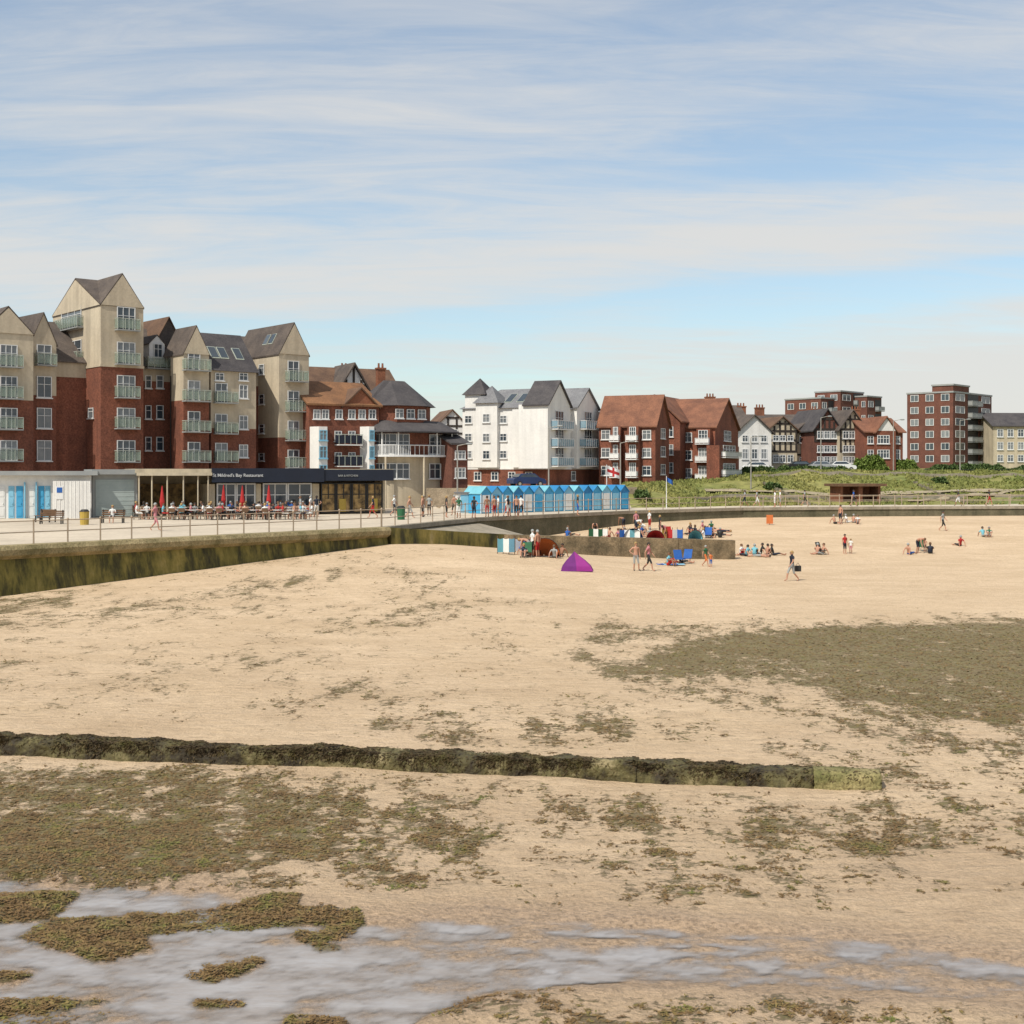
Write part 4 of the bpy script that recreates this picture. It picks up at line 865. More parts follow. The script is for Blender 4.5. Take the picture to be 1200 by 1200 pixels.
mk('roller_shutter',mb,[pm('pale_green_shutter',(0.34,0.39,0.38),(0.28,0.33,0.32),1,0.5)],k)
cf2=FL(161,103,452,111); L2=cf2.u(452); ut=cf2.u(245)
cafe=thing('seafront_restaurant',cf2(L2*0.6,3,ZP),'flat roofed seafront restaurant with navy fascia and glazed front','restaurant')
zt=6.5
mb=MB(); mb.box(cf2,0,L2,5.5,6.5,ZP,zt-0.4); mb.box(cf2,-.0,0.2,0.5,5.49,ZP,zt-0.4); mb.box(cf2,L2-.2,L2,0.2,5.49,ZP,zt-0.4); mb.box(cf2,cf2.u(300),cf2.u(306),0,5.49,ZP,5.2); mb.box(cf2,cf2.u(366),cf2.u(374),-.02,5.49,ZP,5.2); mb.box(cf2,cf2.u(245),cf2.u(252),-.02,5.49,ZP,5.2)
mk('wall',mb,['cream'],cafe)
mb=MB(); mb.box(cf2,0.2,L2-.2,4.8,5.49,ZP+.01,5.2); mk('interior',mb,['interior'],cafe)
mb=MB(); mb.box(cf2,-.3,L2+.3,-1.2,6.9,zt-0.39,zt-0.05,0); mk('roof',mb,['cream'],cafe)
mb=MB(); mb.box(cf2,ut,cf2.u(375),-1.45,-1.203,5.35,zt+0.0,0); mb.box(cf2,cf2.u(375)+.01,L2+.3,-1.35,-1.203,5.45,zt-0.1,0); mk('fascia',mb,['navy'],cafe)
mb=MB(); mb.box(cf2,-.2,ut-.01,-1.6,-1.203,zt-0.6,zt-0.35,0)
for px in (163,178,196,215,232,244): mb.cyl(cf2(cf2.u(px,-1.4),-1.4,ZP),cf2(cf2.u(px,-1.4),-1.4,zt-0.6),0.06)
mk('terrace_canopy',mb,['cream'],cafe)
text('fascia_lettering',"St Mildred's Bay Restaurant",0.37,cf2(cf2.u(279,-1.5),-1.48,5.8),cf2.ang,'sign',cafe)
text('fascia_lettering',"BAR & KITCHEN",0.24,cf2(cf2.u(408,-1.4),-1.38,5.8),cf2.ang,'grey',cafe)
for a,b_,fm in ((254,276,'paint'),(277,299,'paint'),(308,336,'paint'),(337,365,'paint'),(376,393,'black'),(394,411,'black'),(412,429,'black'),(430,448,'black')):
    window(cafe,cf2,cf2.u(a),cf2.u(b_),ZP+0.1,5.25,v=0.0,cols=2,rows=2,glass='glassd' if fm=='paint' else 'interior',frame=fm,sill=False,fw=0.1)
for i,px in enumerate((380,397,415,434)):
    q=MB(); q.box(cf2,cf2.u(px),cf2.u(px+8),-0.13,-0.1,ZP+0.2,ZP+1.3); mk('menu_panel',q,['yellow' if i%2 else 'interior'],cafe)
# ---------------------------------------------------------------- beach huts
hf=FL(563,110,737,123); HL=hf.u(737); nh=15; hw=HL/nh
cols_=['azure','sky2','azure','teal','azure','sky2','azure','azure','sky2','azure','teal','azure','sky2','azure','teal']
for i in range(nh):
    u0=i*hw+.04;u1=(i+1)*hw-.04; um=(u0+u1)/2
    h=thing('beach_hut',hf(um,1,ZP),'%s wooden beach hut with pitched roof'%{'azure':'azure blue','sky2':'light blue','teal':'deep blue'}[cols_[i]],'beach hut','row of blue beach huts on the promenade')
    mb=MB(); mb.box(hf,u0,u1,0,2.2,ZP+.02,ZP+1.75); mk('wall',mb,[cols_[i]],h)
    mb=MB(); mb.gable(hf,u0,u1,0,2.2,ZP+1.75,ZP+2.3,'v',mr=0,mw=1,o=0.08,t=0.06); mk('roof',mb,['teal' if i%3 else 'cyan_c',cols_[i]],h)
    mb=MB(); 
    for s_ in (0,1):
        a=u0+.17+s_*(u1-u0-.34)/2; b_=a+(u1-u0-.34)/2-.02; mb.box(hf,a,b_,-0.05,-0.004,ZP+.12,ZP+1.6); mb.box(hf,a+.05,b_-.05,-0.07,-.052,ZP+.9,ZP+.98)
    mk('door',mb,[{'azure':'sky2','sky2':'azure','teal':'azure'}[cols_[i]] if i%4 else 'white_c'],h)
    mb=MB(); mb.box(hf,u0-.03,u0+.03,-.06,-.003,ZP+.02,ZP+1.78); mk('corner_trim',mb,['white_c'],h)
f=FL(537,111,566,111.5)
k=thing('beach_store',f(1,1,ZP),'white low store with pale blue stripe','store')
mb=MB(); mb.box(f,0,f.u(566),0,1.4,ZP,ZP+1.7); mk('wall',mb,['white'],k); mb=MB(); mb.box(f,-.1,f.u(566)+.1,-.15,1.5,ZP+1.703,ZP+1.85); mk('roof',mb,['slatel'],k)
mb=MB(); mb.box(f,.2,.9,-.04,0,ZP+.1,ZP+1.6); mb.box(f,1.2,1.9,-.04,0,ZP+.1,ZP+1.6); mk('door',mb,['sky2'],k)
rw=thing('retaining_wall',(2,126,ZP),'stone retaining wall behind the beach huts','wall')
mb=MB(); sweep(mb,[(-8.5,127),(-3.5,127),(5,132),(13,134)],[(0.2,2.0),(0.2,4.6),(-.2,4.6),(-.2,2.0)]); mk('wall',mb,[pm('stone_wall',(0.34,0.27,0.19),(0.2,0.16,0.11),1.2,.9,.4,6,fine=.3)],rw)
f=FL(985,141,1032,142); k=thing('promenade_shelter',f(2,1,ZP),'small brown brick shelter at the foot of the bank','shelter')
mb=MB(); u1=f.u(1032); z0=2.5; zt_=f.z(570,1); mb.box(f,0,u1,2.0,2.6,z0,zt_); mb.box(f,0,.3,0,1.99,z0,zt_); mb.box(f,u1-.3,u1,0,1.99,z0,zt_); mb.box(f,u1*.45,u1*.55,0,1.99,z0,zt_); mb.box(f,.31,u1*.44,1.2,1.98,z0,z0+.5); mk('wall',mb,['brick2'],k)
mb=MB(); mb.box(f,-.5,u1+.5,-.5,3,zt_+.003,zt_+.3); mk('roof',mb,['wood'],k)
M['step']=pm('worn_step_concrete',(0.24,0.21,0.15),(0.16,0.14,0.10),1,0.9,fine=.2)
for px,Y0,nn_,sl in ((950,139,13,-.12),(1140,142,13,-.1)):
    k=thing('stone_steps',(X(px,Y0+6),Y0+6,ZP),'narrow concrete steps climbing the grassy bank','steps')
    mb=MB(); 
    for j in range(nn_): 
        y_=Y0+j*1.1; x_=X(px,Y0)+j*sl; z_=float(hup(x_,y_)); mb.box(WF,x_-.7,x_+.7,y_,y_+1.09,z_-.3,z_+.15)
    mk('tread',mb,['step'],k)
    mb=MB()
    for j in range(nn_):
        y_=Y0+j*1.1; x_=X(px,Y0)+j*sl-.85; z_=float(hup(x_,y_)); mb.box(WF,x_-.12,x_+.12,y_,y_+1.1,z_-.3,z_+.45)
    mk('side_wall',mb,['step'],k)
# ---------------------------------------------------------------- hedges
def bush(px0,px1,Y,h,mat,label,n=5000,name='hedge'):
    x0,x1=X(px0,Y),X(px1,Y); cx=(x0+x1)/2; zb=float(hup(cx,Y))
    root=thing(name,(cx,Y,zb),label,name)
    mb=MB()
    for i in range(5):
        xb=x0+(x1-x0)*(i+.5)/5; mb.cyl((xb,Y,zb-.2),(xb+R.uniform(-.3,.3),Y,zb+h*0.6),0.09,0.04,n=5)
    mk('trunk',mb,['wood'],root)
    t=rs.rand(n); bx=x0+(x1-x0)*t; prof=h*(0.65+0.35*fbm(bx*0.8,bx*0,int(abs(px0))%50,3))*np.clip(np.minimum(t,1-t)*8,0.35,1)
    r_=rs.rand(n)**0.35; an=rs.rand(n)*np.pi
    bz=zb+prof*r_*np.abs(np.sin(an)); by=Y+1.3*r_*np.cos(an)*1.0
    P=leafquads(bx,by,bz,0.12+0.12*rs.rand(n),0.9,1.5)
    quads('crown',P,M[mat],par=root,kind=None,loc=(cx,Y,zb))
bush(998,1040,184,2.7,'leaf2','bright green rounded shrubs on top of the bank',name='shrub')
bush(1036,1076,186,2.2,'leaf2','bright green spreading shrub beside the houses',name='shrub')
bush(1086,1182,190,1.2,'leaf','long clipped dark green hedge by the flats',9000)
bush(866,912,172,1.3,'leaf','low dark green hedge before the white house')
bush(905,1000,178,1.0,'leaf','low hedge along the upper road',7000)
bush(1185,1290,190,1.2,'leaf','clipped green hedge beside the lawn',7000)
for px,Y,h in ((752,133,0.9),(905,150,.7),(1100,158,0.8)): bush(px-9,px+9,Y,h,'leaf','low wild shrub growing on the grassy bank',900,'shrub')
# ---------------------------------------------------------------- cars
def make_car(loc,rot,paint,label):
    r=thing('parked_car',loc,label,'car','cars parked on the upper road')
    prof=[(-2.05,.35),(-2.1,.75),(-1.95,.95),(-1.45,1.02),(-.95,1.45),(.65,1.48),(1.25,1.02),(1.95,.85),(2.1,.6),(2.05,.32)]
    mb=MB(); w=0.82
    A=[(x,-w*(0.86 if z>1.2 else 1),z) for x,z in prof]; B=[(x,w*(0.86 if z>1.2 else 1),z) for x,z in prof]; mb.extr(A,B)
    o=mk('body',mb,[paint],r,loc=(0,0,0)); o.location=(0,0,0)
    mb=MB(); 
    for s in (-1,1):
        q=[(-1.28,1.06),(-.88,1.38),(.60,1.40),(1.08,1.06)]; mb.extr([(x,s*(w*(1-.14*(z-1.0)/.48)+.0),z) for x,z in q],[(x,s*(w*(1-.14*(z-1.0)/.48)+.015),z) for x,z in q])
    mb.extr([(.74,-.62,1.42),(.74,.62,1.42),(1.2,.7,1.07),(1.2,-.7,1.07)],[(.76,-.62,1.44),(.76,.62,1.44),(1.22,.7,1.09),(1.22,-.7,1.09)])
    mb.extr([(-1.0,-.62,1.42),(-1.0,.62,1.42),(-1.42,.7,1.07),(-1.42,-.7,1.07)],[(-1.03,-.62,1.44),(-1.03,.62,1.44),(-1.45,.7,1.09),(-1.45,-.7,1.09)])
    o=mk('window',mb,['glassd'],r,loc=(0,0,0)); o.location=(0,0,0)
    for x in (-1.3,1.3):
        for s in (-1,1):
            mb=MB().cyl((x,s*.66,.32),(x,s*.85,.32),.32,n=14); mb.cyl((x,s*.851,.32),(x,s*.87,.32),.18,n=10,m=1); o=mk('wheel',mb,['rubber','metal'],r,loc=(0,0,0)); o.location=(0,0,0)
    for s in (-1,1):
        mb=MB(); mb.ball((2.03,s*.6,.72),.13,sq=(.5,1,.7)); o=mk('headlight',mb,['paint'],r,loc=(0,0,0)); o.location=(0,0,0)
    r.rotation_euler=(0,0,rot)
cp={'silver car':pm('silver_car_paint',(.45,.46,.47),None,1,.3,metal=.4),'white car':pm('white_car_paint',(.75,.75,.75),None,1,.3),'dark blue car':pm('blue_car_paint',(.02,.04,.12),None,1,.25),'black car':pm('black_car_paint',(.02,.02,.02),None,1,.25)}
for px,Y,c,rt in ((617,143,'dark blue car',.5),(888,180,'white car',0),(938,182,'black car',.05),(962,182,'silver car',.05),(985,183,'white car',.05)):
    x_=X(px,Y); make_car((x_,Y,float(hup(x_,Y))+.05),rt,cp[c],c+' parked on the upper road above the beach')
# ---------------------------------------------------------------- lamps
def lamp(px,Y,h,z=None):
    x_=X(px,Y); z=float(hup(x_,Y)) if z is None else z
    r=thing('street_lamp',(x_,Y,z),'tall thin grey lamp post on the seafront','street lamp','seafront lamp posts')
    mb=MB().cyl((x_,Y,z),(x_,Y,z+h),.09,.05); mb.cyl((x_,Y,z+h),(x_+.9,Y-.2,z+h+.2),.04,.03,n=6); mk('pole',mb,['metal'],r)
    mb=MB(); mb.ball((x_+1.1,Y-.25,z+h+.18),.28,sq=(1.2,.5,.35)); mk('lamp_head',mb,['grey'],r)
for a in ((643,128,8,2.6),(727,127,6.5),(962,168,7),(1047,172,7),(1125,176,7),(536,118,6,2.6),(880,150,6)): lamp(*a)
def flag(px,Y,h,kind,W_=1.4,z=2.6):
    x_=X(px,Y); r=thing('flagpole',(x_,Y,z),'white flagpole with %s flag near the huts'%kind,'flagpole')
    mk('pole',MB().cyl((x_,Y,z),(x_,Y,z+h),.05,.03),['paint'],r)
    mb=MB(); nx_,nz_=12,6; H_=W_*.62
    for j in range(nz_):
        for i in range(nx_):
            def fp(a,b_): return (x_+.05+W_*a*.85,Y+.16*math.sin(a*7),z+h-.1-H_*(1-b_)-.4*a)
            cr_=(kind.startswith('red') and (i in (5,6) or j in (2,3)))
            mb.poly([fp(i/nx_,j/nz_),fp((i+1)/nx_,j/nz_),fp((i+1)/nx_,(j+1)/nz_),fp(i/nx_,(j+1)/nz_)],1 if cr_ else 0)
    mk('flag',mb,['white_c' if kind.startswith('red') else 'blue_c','red'],r)
flag(711,124,4.3,'red cross on white'); flag(781,126,3.2,'small blue',.7)
# ---------------------------------------------------------------- beach kit
def hit(px,py):
    Y=30.0
    while Y<140:
        x_=X(px,Y); z=H-(py-HY)/F*Y
        if z<=float(gheight(np.array([x_]),np.array([Y]))[0]): break
        Y+=0.15
    return x_,Y,float(gheight(np.array([x_]),np.array([Y]))[0])
def popup(px,py,w,h,mat,label,d=1.3):
    x,y,z=hit(px,py); mb=MB(); n=10
    for j in range(6):
        for i in range(n):
            def sp(i,j):
                t=math.pi*i/n; f_=1-(j/6)**1.7*0.95; return (x-w/2*math.cos(t)*f_,y+d*(j/6),z+h*math.sin(t)**0.9*f_+0.02)
            mb.poly([sp(i,j),sp(i+1,j),sp(i+1,j+1),sp(i,j+1)],0)
    r=thing('beach_tent',(x,y,z),label,'tent'); mk('canopy',mb,[mat],r)
    mb=MB(); mb.poly([(x-w/2,y,z+.03),(x+w/2,y,z+.03),(x+w*.3,y+d,z+.03),(x-w*.3,y+d,z+.03)]); mk('groundsheet',mb,['grey'],r)
    mb=MB()
    for i in range(12):
        t0,t1=math.pi*i/12,math.pi*(i+1)/12; mb.cyl((x-w/2*math.cos(t0),y-.01,z+h*math.sin(t0)**.9),(x-w/2*math.cos(t1),y-.01,z+h*math.sin(t1)**.9),.02,n=5)
    mk('pole',mb,['black'],r)
x,y,z=hit(676,669); r=thing('beach_tent',(x,y,z),'purple and magenta pop-up tent pitched on the sand','tent')
mb=MB(); b4=[(x-.95,y-.5,z),(x+.9,y-.45,z),(x+1.0,y+.6,z),(x-.9,y+.6,z)]; ap=(x-.15,y+.1,z+1.12)
def curve(a,b_,t): return tuple(a[i]*(1-t)+b_[i]*t for i in range(3))
for k in range(4):
    a,b_=b4[k],b4[(k+1)%4]; md_=tuple((a[i]+b_[i])/2*.94+ap[i]*.06 for i in range(3)); md_=(md_[0],md_[1],a[2])
    for (p,q_,mi_) in ((a,md_,0),(md_,b_,1)):
        for j in range(4):
            def cp_(p,t): qq=curve(p,ap,t); s=1+0.22*math.sin(math.pi*t); return (ap[0]+(qq[0]-ap[0])*s,ap[1]+(qq[1]-ap[1])*s,qq[2])
            t0,t1=j/4,(j+1)/4; mb.poly([cp_(p,t0),cp_(q_,t0),cp_(q_,t1),cp_(p,t1)],mi_)
mk('canopy',mb,['purple',pm('magenta_nylon',(0.25,0.015,0.20),None,2,.6)],r)
popup(638,653,2.0,1.2,'orange','orange pop-up beach shelter beside windbreaks'); popup(622,650,1.3,1.0,'blue_c','dark blue pop-up beach shelter')
popup(768,633,1.5,0.8,'red','red beach shelter behind the groyne'); popup(742,634,1.6,1.0,'blue_c','blue and white beach shelter behind the groyne')
popup(815,633,1.2,.8,'cyan_c','small turquoise beach shelter'); popup(790,631,1.3,.7,'orange','small orange beach shelter by the groyne')
def windbreak(px0,px1,py,h,ms,label):
    x0,y0,z0=hit(px0,py); x1=x0+(px1-px0)/F*y0; n=len(ms); r=thing('windbreak',((x0+x1)/2,y0,z0),label,'windbreak')
    for i in range(n+1):
        a=x0+(x1-x0)*i/n; mk('pole',MB().cyl((a,y0+.25*(i%2),z0-.1),(a,y0+.25*(i%2),z0+h+.15),.025,n=6),['wood'],r)
    mb=MB()
    for i in range(n):
        a=x0+(x1-x0)*i/n;b_=x0+(x1-x0)*(i+1)/n; ya=.25*(i%2); yb=.25*((i+1)%2)
        for k in range(4):
            t0,t1=k/4,(k+1)/4; g0,g1=.05*math.sin(math.pi*t0),.05*math.sin(math.pi*t1)
            xa,xb=a+(b_-a)*t0,a+(b_-a)*t1; y0_,y1_=y0-.03+ya+(yb-ya)*t0,y0-.03+ya+(yb-ya)*t1
            mb.poly([(xa,y0_,z0+.08),(xb,y1_,z0+.08),(xb,y1_,z0+h-g1),(xa,y0_,z0+h-g0)],i)
    mk('fabric',mb,ms,r)
windbreak(583,603,649,.95,['cyan_c','white_c','sky2'],'turquoise and white striped windbreak on the sand')
windbreak(604,630,647,.85,['white_c','blue_c','orange','white_c'],'multicoloured striped windbreak beside tents')
windbreak(726,750,634,.9,['blue_c','white_c','cyan_c','white_c'],'blue and white striped windbreak')
windbreak(776,800,632,.8,['yellow','red','white_c','blue_c'],'yellow red and blue striped windbreak')
windbreak(690,712,631,.8,['green_p','white_c','green_p','white_c'],'green and white striped windbreak')
def fchair(x,y,z,rot,mat,label):
    r=thing('folding_chair',(x,y,z),label,'chair','beach chairs'); f_=Fr(x,y,rot)
    mb=MB(); mb.box(f_,-.28,.28,-.25,.25,z+.30,z+.34); mk('seat',mb,[mat],r)
    mb=MB(); mb.extr([f_(-.28,.25,z+.33),f_(.28,.25,z+.33),f_(.28,.45,z+.9),f_(-.28,.45,z+.9)],[f_(-.28,.28,z+.33),f_(.28,.28,z+.33),f_(.28,.48,z+.9),f_(-.28,.48,z+.9)]); mk('backrest',mb,[mat],r)
    for s in (-.27,.27):
        mk('leg',MB().cyl(f_(s,-.25,z),f_(s,.27,z+.34),.015,n=5).cyl(f_(s,.3,z),f_(s,-.24,z+.34),.015,n=5),['metal'],r)
for px,py,rt,mt_ in ((797,661,.3,'blue_c'),(804,660,-.5,'blue_c'),(1083,646,.2,'green_p'),(964,650,.8,'black'),(618,653,0,'green_p'),(785,630,.3,'red'),(830,631,-.2,'blue_c')):
    x,y,z=hit(px,py); fchair(x,y,z,rt,mt_,{'blue_c':'blue','green_p':'green','black':'black','red':'red'}[mt_]+' folding beach chair on the sand')
x,y,z=hit(786,662)
r=thing('beach_towel',(x,y,z),'blue towel spread on the sand','towel')
mb=MB()
for i in range(8):
    for j in range(5):
        def tp(i,j): return (x-.9+1.8*i/8,y-.5+j*.2,z+.03+.04*math.sin(i*1.7+j*2.1)**2)
        mb.poly([tp(i,j),tp(i+1,j),tp(i+1,j+1),tp(i,j+1)],(i//2)%2)
mk('cloth',mb,['blue_c','sky2'],r)
def binx(px,py,mat,label):
    Y=3.6*F/(py-HY); x_=X(px,Y); r=thing('litter_bin',(x_,Y,ZP),label,'bin'); mk('body',MB().cyl((x_,Y,ZP),(x_,Y,ZP+.9),.28,.32,n=12),[mat],r); mk('lid',MB().cyl((x_,Y,ZP+.902),(x_,Y,ZP+1.05),.34,.2,n=12),['black'],r)
binx(99,615,'yellow','yellow brown litter bin on the promenade'); binx(470,609,'green_p','green litter bin on the promenade')
x,y,z=hit(902,615); r=thing('lifeguard_board',(x,y,z),'orange board standing on the sand','sign'); mk('board',MB().box(WF,x-.3,x+.3,y-.03,y+.03,z+.1,z+.9),['orange'],r); mk('leg',MB().cyl((x,y,z-.1),(x,y+.05,z+.1),.03,n=6),['wood'],r)
def bench(px,py,rot=0.1):
    Y=3.6*F/(py-HY); x_=X(px,Y); f_=Fr(x_,Y,rot); r=thing('park_bench',(x_,Y,ZP),'dark wooden bench on the promenade','bench','promenade benches')
    mb=MB(); [mb.box(f_,-.8,.8,-.25+.13*i,-.15+.13*i,ZP+.44,ZP+.48) for i in range(4)]; mk('seat',mb,['wood'],r)
    mb=MB(); [mb.box(f_,-.8,.8,.29+.03*i,.32+.03*i,ZP+.55+.13*i,ZP+.65+.13*i) for i in range(3)]; mk('backrest',mb,['wood'],r)
    for s in (-.7,.7): mb=MB(); mb.box(f_,s-.04,s+.04,-.2,-.13,ZP,ZP+.438); mb.box(f_,s-.04,s+.04,.33,.38,ZP,ZP+.95); mk('leg',mb,['black'],r)
bench(60,614); bench(132,613); bench(52,612,-.5)
def parasol(px,py,h=2.5,mat='red'):
    Y=3.6*F/(py-HY); x_=X(px,Y); r=thing('closed_parasol',(x_,Y,ZP),'closed red parasol beside terrace tables','parasol','closed red parasols on the terrace')
    mk('pole',MB().cyl((x_,Y,ZP),(x_,Y,ZP+h),.03,n=6),['paint'],r); mk('base',MB().cyl((x_,Y,ZP),(x_,Y,ZP+.1),.28,.24,n=12),['black'],r)
    mk('canopy',MB().cyl((x_,Y,ZP+.9),(x_,Y,ZP+1.3),.10,.20,n=8).cyl((x_,Y,ZP+1.301),(x_,Y,ZP+h+.05),.20,.03,n=8),[mat],r)
for px,py in ((190,609),(284,608),(262,605),(315,606)): parasol(px,py)
def table_at(x,y):
    r=thing('cafe_table',(x,y,ZP),'round pale cafe table on the terrace','table','terrace tables')
    mk('top',MB().cyl((x,y,ZP+.71),(x,y,ZP+.75),.42,n=14),['paint'],r); mk('leg',MB().cyl((x,y,ZP+.03),(x,y,ZP+.709),.04,n=6).cyl((x,y,ZP),(x,y,ZP+.029),.28,n=10),['metal'],r); return r
def chair_at(x,y,rot):
    f_=Fr(x,y,rot); r=thing('cafe_chair',(x,y,ZP),'dark wooden chair on the cafe terrace','chair','terrace chairs')
    mk('seat',MB().box(f_,-.22,.22,-.22,.22,ZP+.43,ZP+.46),['wood'],r); mb=MB(); mb.box(f_,-.22,.22,.2,.23,ZP+.6,ZP+.9); mk('backrest',mb,['wood'],r)
    for a in (-.2,.2):
        for b_ in (-.2,.21): mk('leg',MB().cyl(f_(a,b_,ZP),f_(a,b_,ZP+(.43 if b_<0 else .6)),.018,n=5),['black'],r)
    return r
# ---------------------------------------------------------------- people
def V3(*a): return Vector(a)
BON=[('pelvis','spine'),('spine','chest'),('chest','neck'),('neck','head'),('head','crown')]
for s in 'LR': BON+=[('chest','sh'+s),('sh'+s,'el'+s),('el'+s,'wr'+s),('wr'+s,'ha'+s),('pelvis','hp'+s),('hp'+s,'kn'+s),('kn'+s,'an'+s),('an'+s,'to'+s)]
RAD={'pelvis':(.145,.11),'spine':(.125,.095),'chest':(.155,.11),'neck':(.055,.055),'head':(.085,.10),'crown':(.07,.075),'sh':(.062,.06),'el':(.043,.043),'wr':(.028,.03),'ha':(.035,.02),'hp':(.095,.095),'kn':(.058,.058),'an':(.038,.042),'to':(.042,.028)}
def pose(kind):
    J={'pelvis':V3(0,0,.95),'spine':V3(0,0,1.10),'chest':V3(0,0,1.30),'neck':V3(0,0,1.46),'head':V3(0,-.02,1.57),'crown':V3(0,-.01,1.66)}
    for s,x in (('L',-1),('R',1)):
        J['sh'+s]=V3(.18*x,0,1.38);J['el'+s]=V3(.235*x,.03,1.10);J['wr'+s]=V3(.25*x,-.04,.86);J['ha'+s]=V3(.25*x,-.06,.78)
        J['hp'+s]=V3(.085*x,0,.88);J['kn'+s]=V3(.1*x,-.02,.49);J['an'+s]=V3(.105*x,.03,.07);J['to'+s]=V3(.12*x,-.13,.03)
    if kind=='walk':
        J['knL']=V3(-.1,-.2,.50);J['anL']=V3(-.1,-.28,.09);J['toL']=V3(-.1,-.44,.06);J['knR']=V3(.1,.06,.48);J['anR']=V3(.1,.38,.14);J['toR']=V3(.1,.27,.03)
        J['elL']=V3(-.23,.14,1.13);J['wrL']=V3(-.23,.14,.89);J['haL']=V3(-.23,.13,.80);J['elR']=V3(.23,-.08,1.12);J['wrR']=V3(.22,-.25,.93);J['haR']=V3(.22,-.31,.86)
    if kind=='hips':
        J['elL']=V3(-.38,.06,1.15);J['wrL']=V3(-.2,-.04,1.0);J['haL']=V3(-.16,-.08,.97);J['knR']=V3(.15,-.06,.49);J['anR']=V3(.2,-.02,.07);J['toR']=V3(.24,-.17,.03)
    if kind=='bend':
        J['spine']=V3(0,-.12,1.03);J['chest']=V3(0,-.33,1.08);J['neck']=V3(0,-.48,1.07);J['head']=V3(0,-.60,1.04);J['crown']=V3(0,-.69,1.02)
        for s,x in (('L',-1),('R',1)): J['sh'+s]=V3(.17*x,-.42,1.05);J['el'+s]=V3(.2*x,-.46,.77);J['wr'+s]=V3(.17*x,-.52,.53);J['ha'+s]=V3(.16*x,-.55,.45);J['kn'+s]=V3(.1*x,-.08,.50)
    if kind in('sit','chair','knees'):
        dz={'sit':-.85,'chair':-.45,'knees':-.85}[kind]
        for k in list(J): J[k]=J[k]+V3(0,0,dz)
        for k in ('chest','neck','head','crown','shL','shR'): J[k]=J[k]+V3(0,.10 if kind=='sit' else (-.02 if kind=='chair' else -.06),0)
        for s,x in (('L',-1),('R',1)):
            b=.10 if kind!='chair' else .5
            J['hp'+s]=V3(.09*x,-.03,b)
            if kind=='sit': J['kn'+s]=V3(.13*x,-.45,.18);J['an'+s]=V3(.12*x,-.86,.06);J['to'+s]=V3(.13*x,-.93,.18);J['el'+s]=V3(.25*x,.26,.30);J['wr'+s]=V3(.25*x,.33,.08);J['ha'+s]=V3(.26*x,.36,.035)
            if kind=='knees': J['kn'+s]=V3(.13*x,-.36,.50);J['an'+s]=V3(.11*x,-.52,.07);J['to'+s]=V3(.12*x,-.66,.04);J['el'+s]=V3(.24*x,-.18,.38);J['wr'+s]=V3(.12*x,-.42,.42);J['ha'+s]=V3(.07*x,-.47,.38)
            if kind=='chair': J['kn'+s]=V3(.12*x,-.44,.5);J['an'+s]=V3(.12*x,-.42,.08);J['to'+s]=V3(.12*x,-.57,.03);J['el'+s]=V3(.24*x,-.08,.70);J['wr'+s]=V3(.15*x,-.34,.74);J['ha'+s]=V3(.12*x,-.42,.76)
    if kind=='lie':
        for k in list(J): p=J[k]; J[k]=V3(p.x,p.z-.9,.13-p.y*.4)
        for s,x in (('L',-1),('R',1)): J['el'+s]=V3(.33*x,.36,.07);J['wr'+s]=V3(.25*x,.6,.06);J['ha'+s]=V3(.2*x,.67,.05);J['an'+s].z=.06;J['to'+s]=V3(.15*x,-.93,.14)
    return J
def grp(a,b):
    if b in('head','crown') : return 0
    if a=='chest' and b=='neck': return 1
    if b[:2]=='el': return 1
    if b[:2] in('wr','ha'): return 0
    if b[:2]=='sh' or b in('spine','chest'): return 1
    if b[:2]=='hp': return 2
    if b[:2]=='kn': return 2
    if b[:2]=='an': return 0
    if b[:2]=='to': return 3
    return 0
skinm=pm('skin',(0.46,0.25,0.17),(0.40,0.21,0.14),3,.6); skin2=pm('tanned_skin',(0.30,0.15,0.09),None,3,.6)
MESH={}
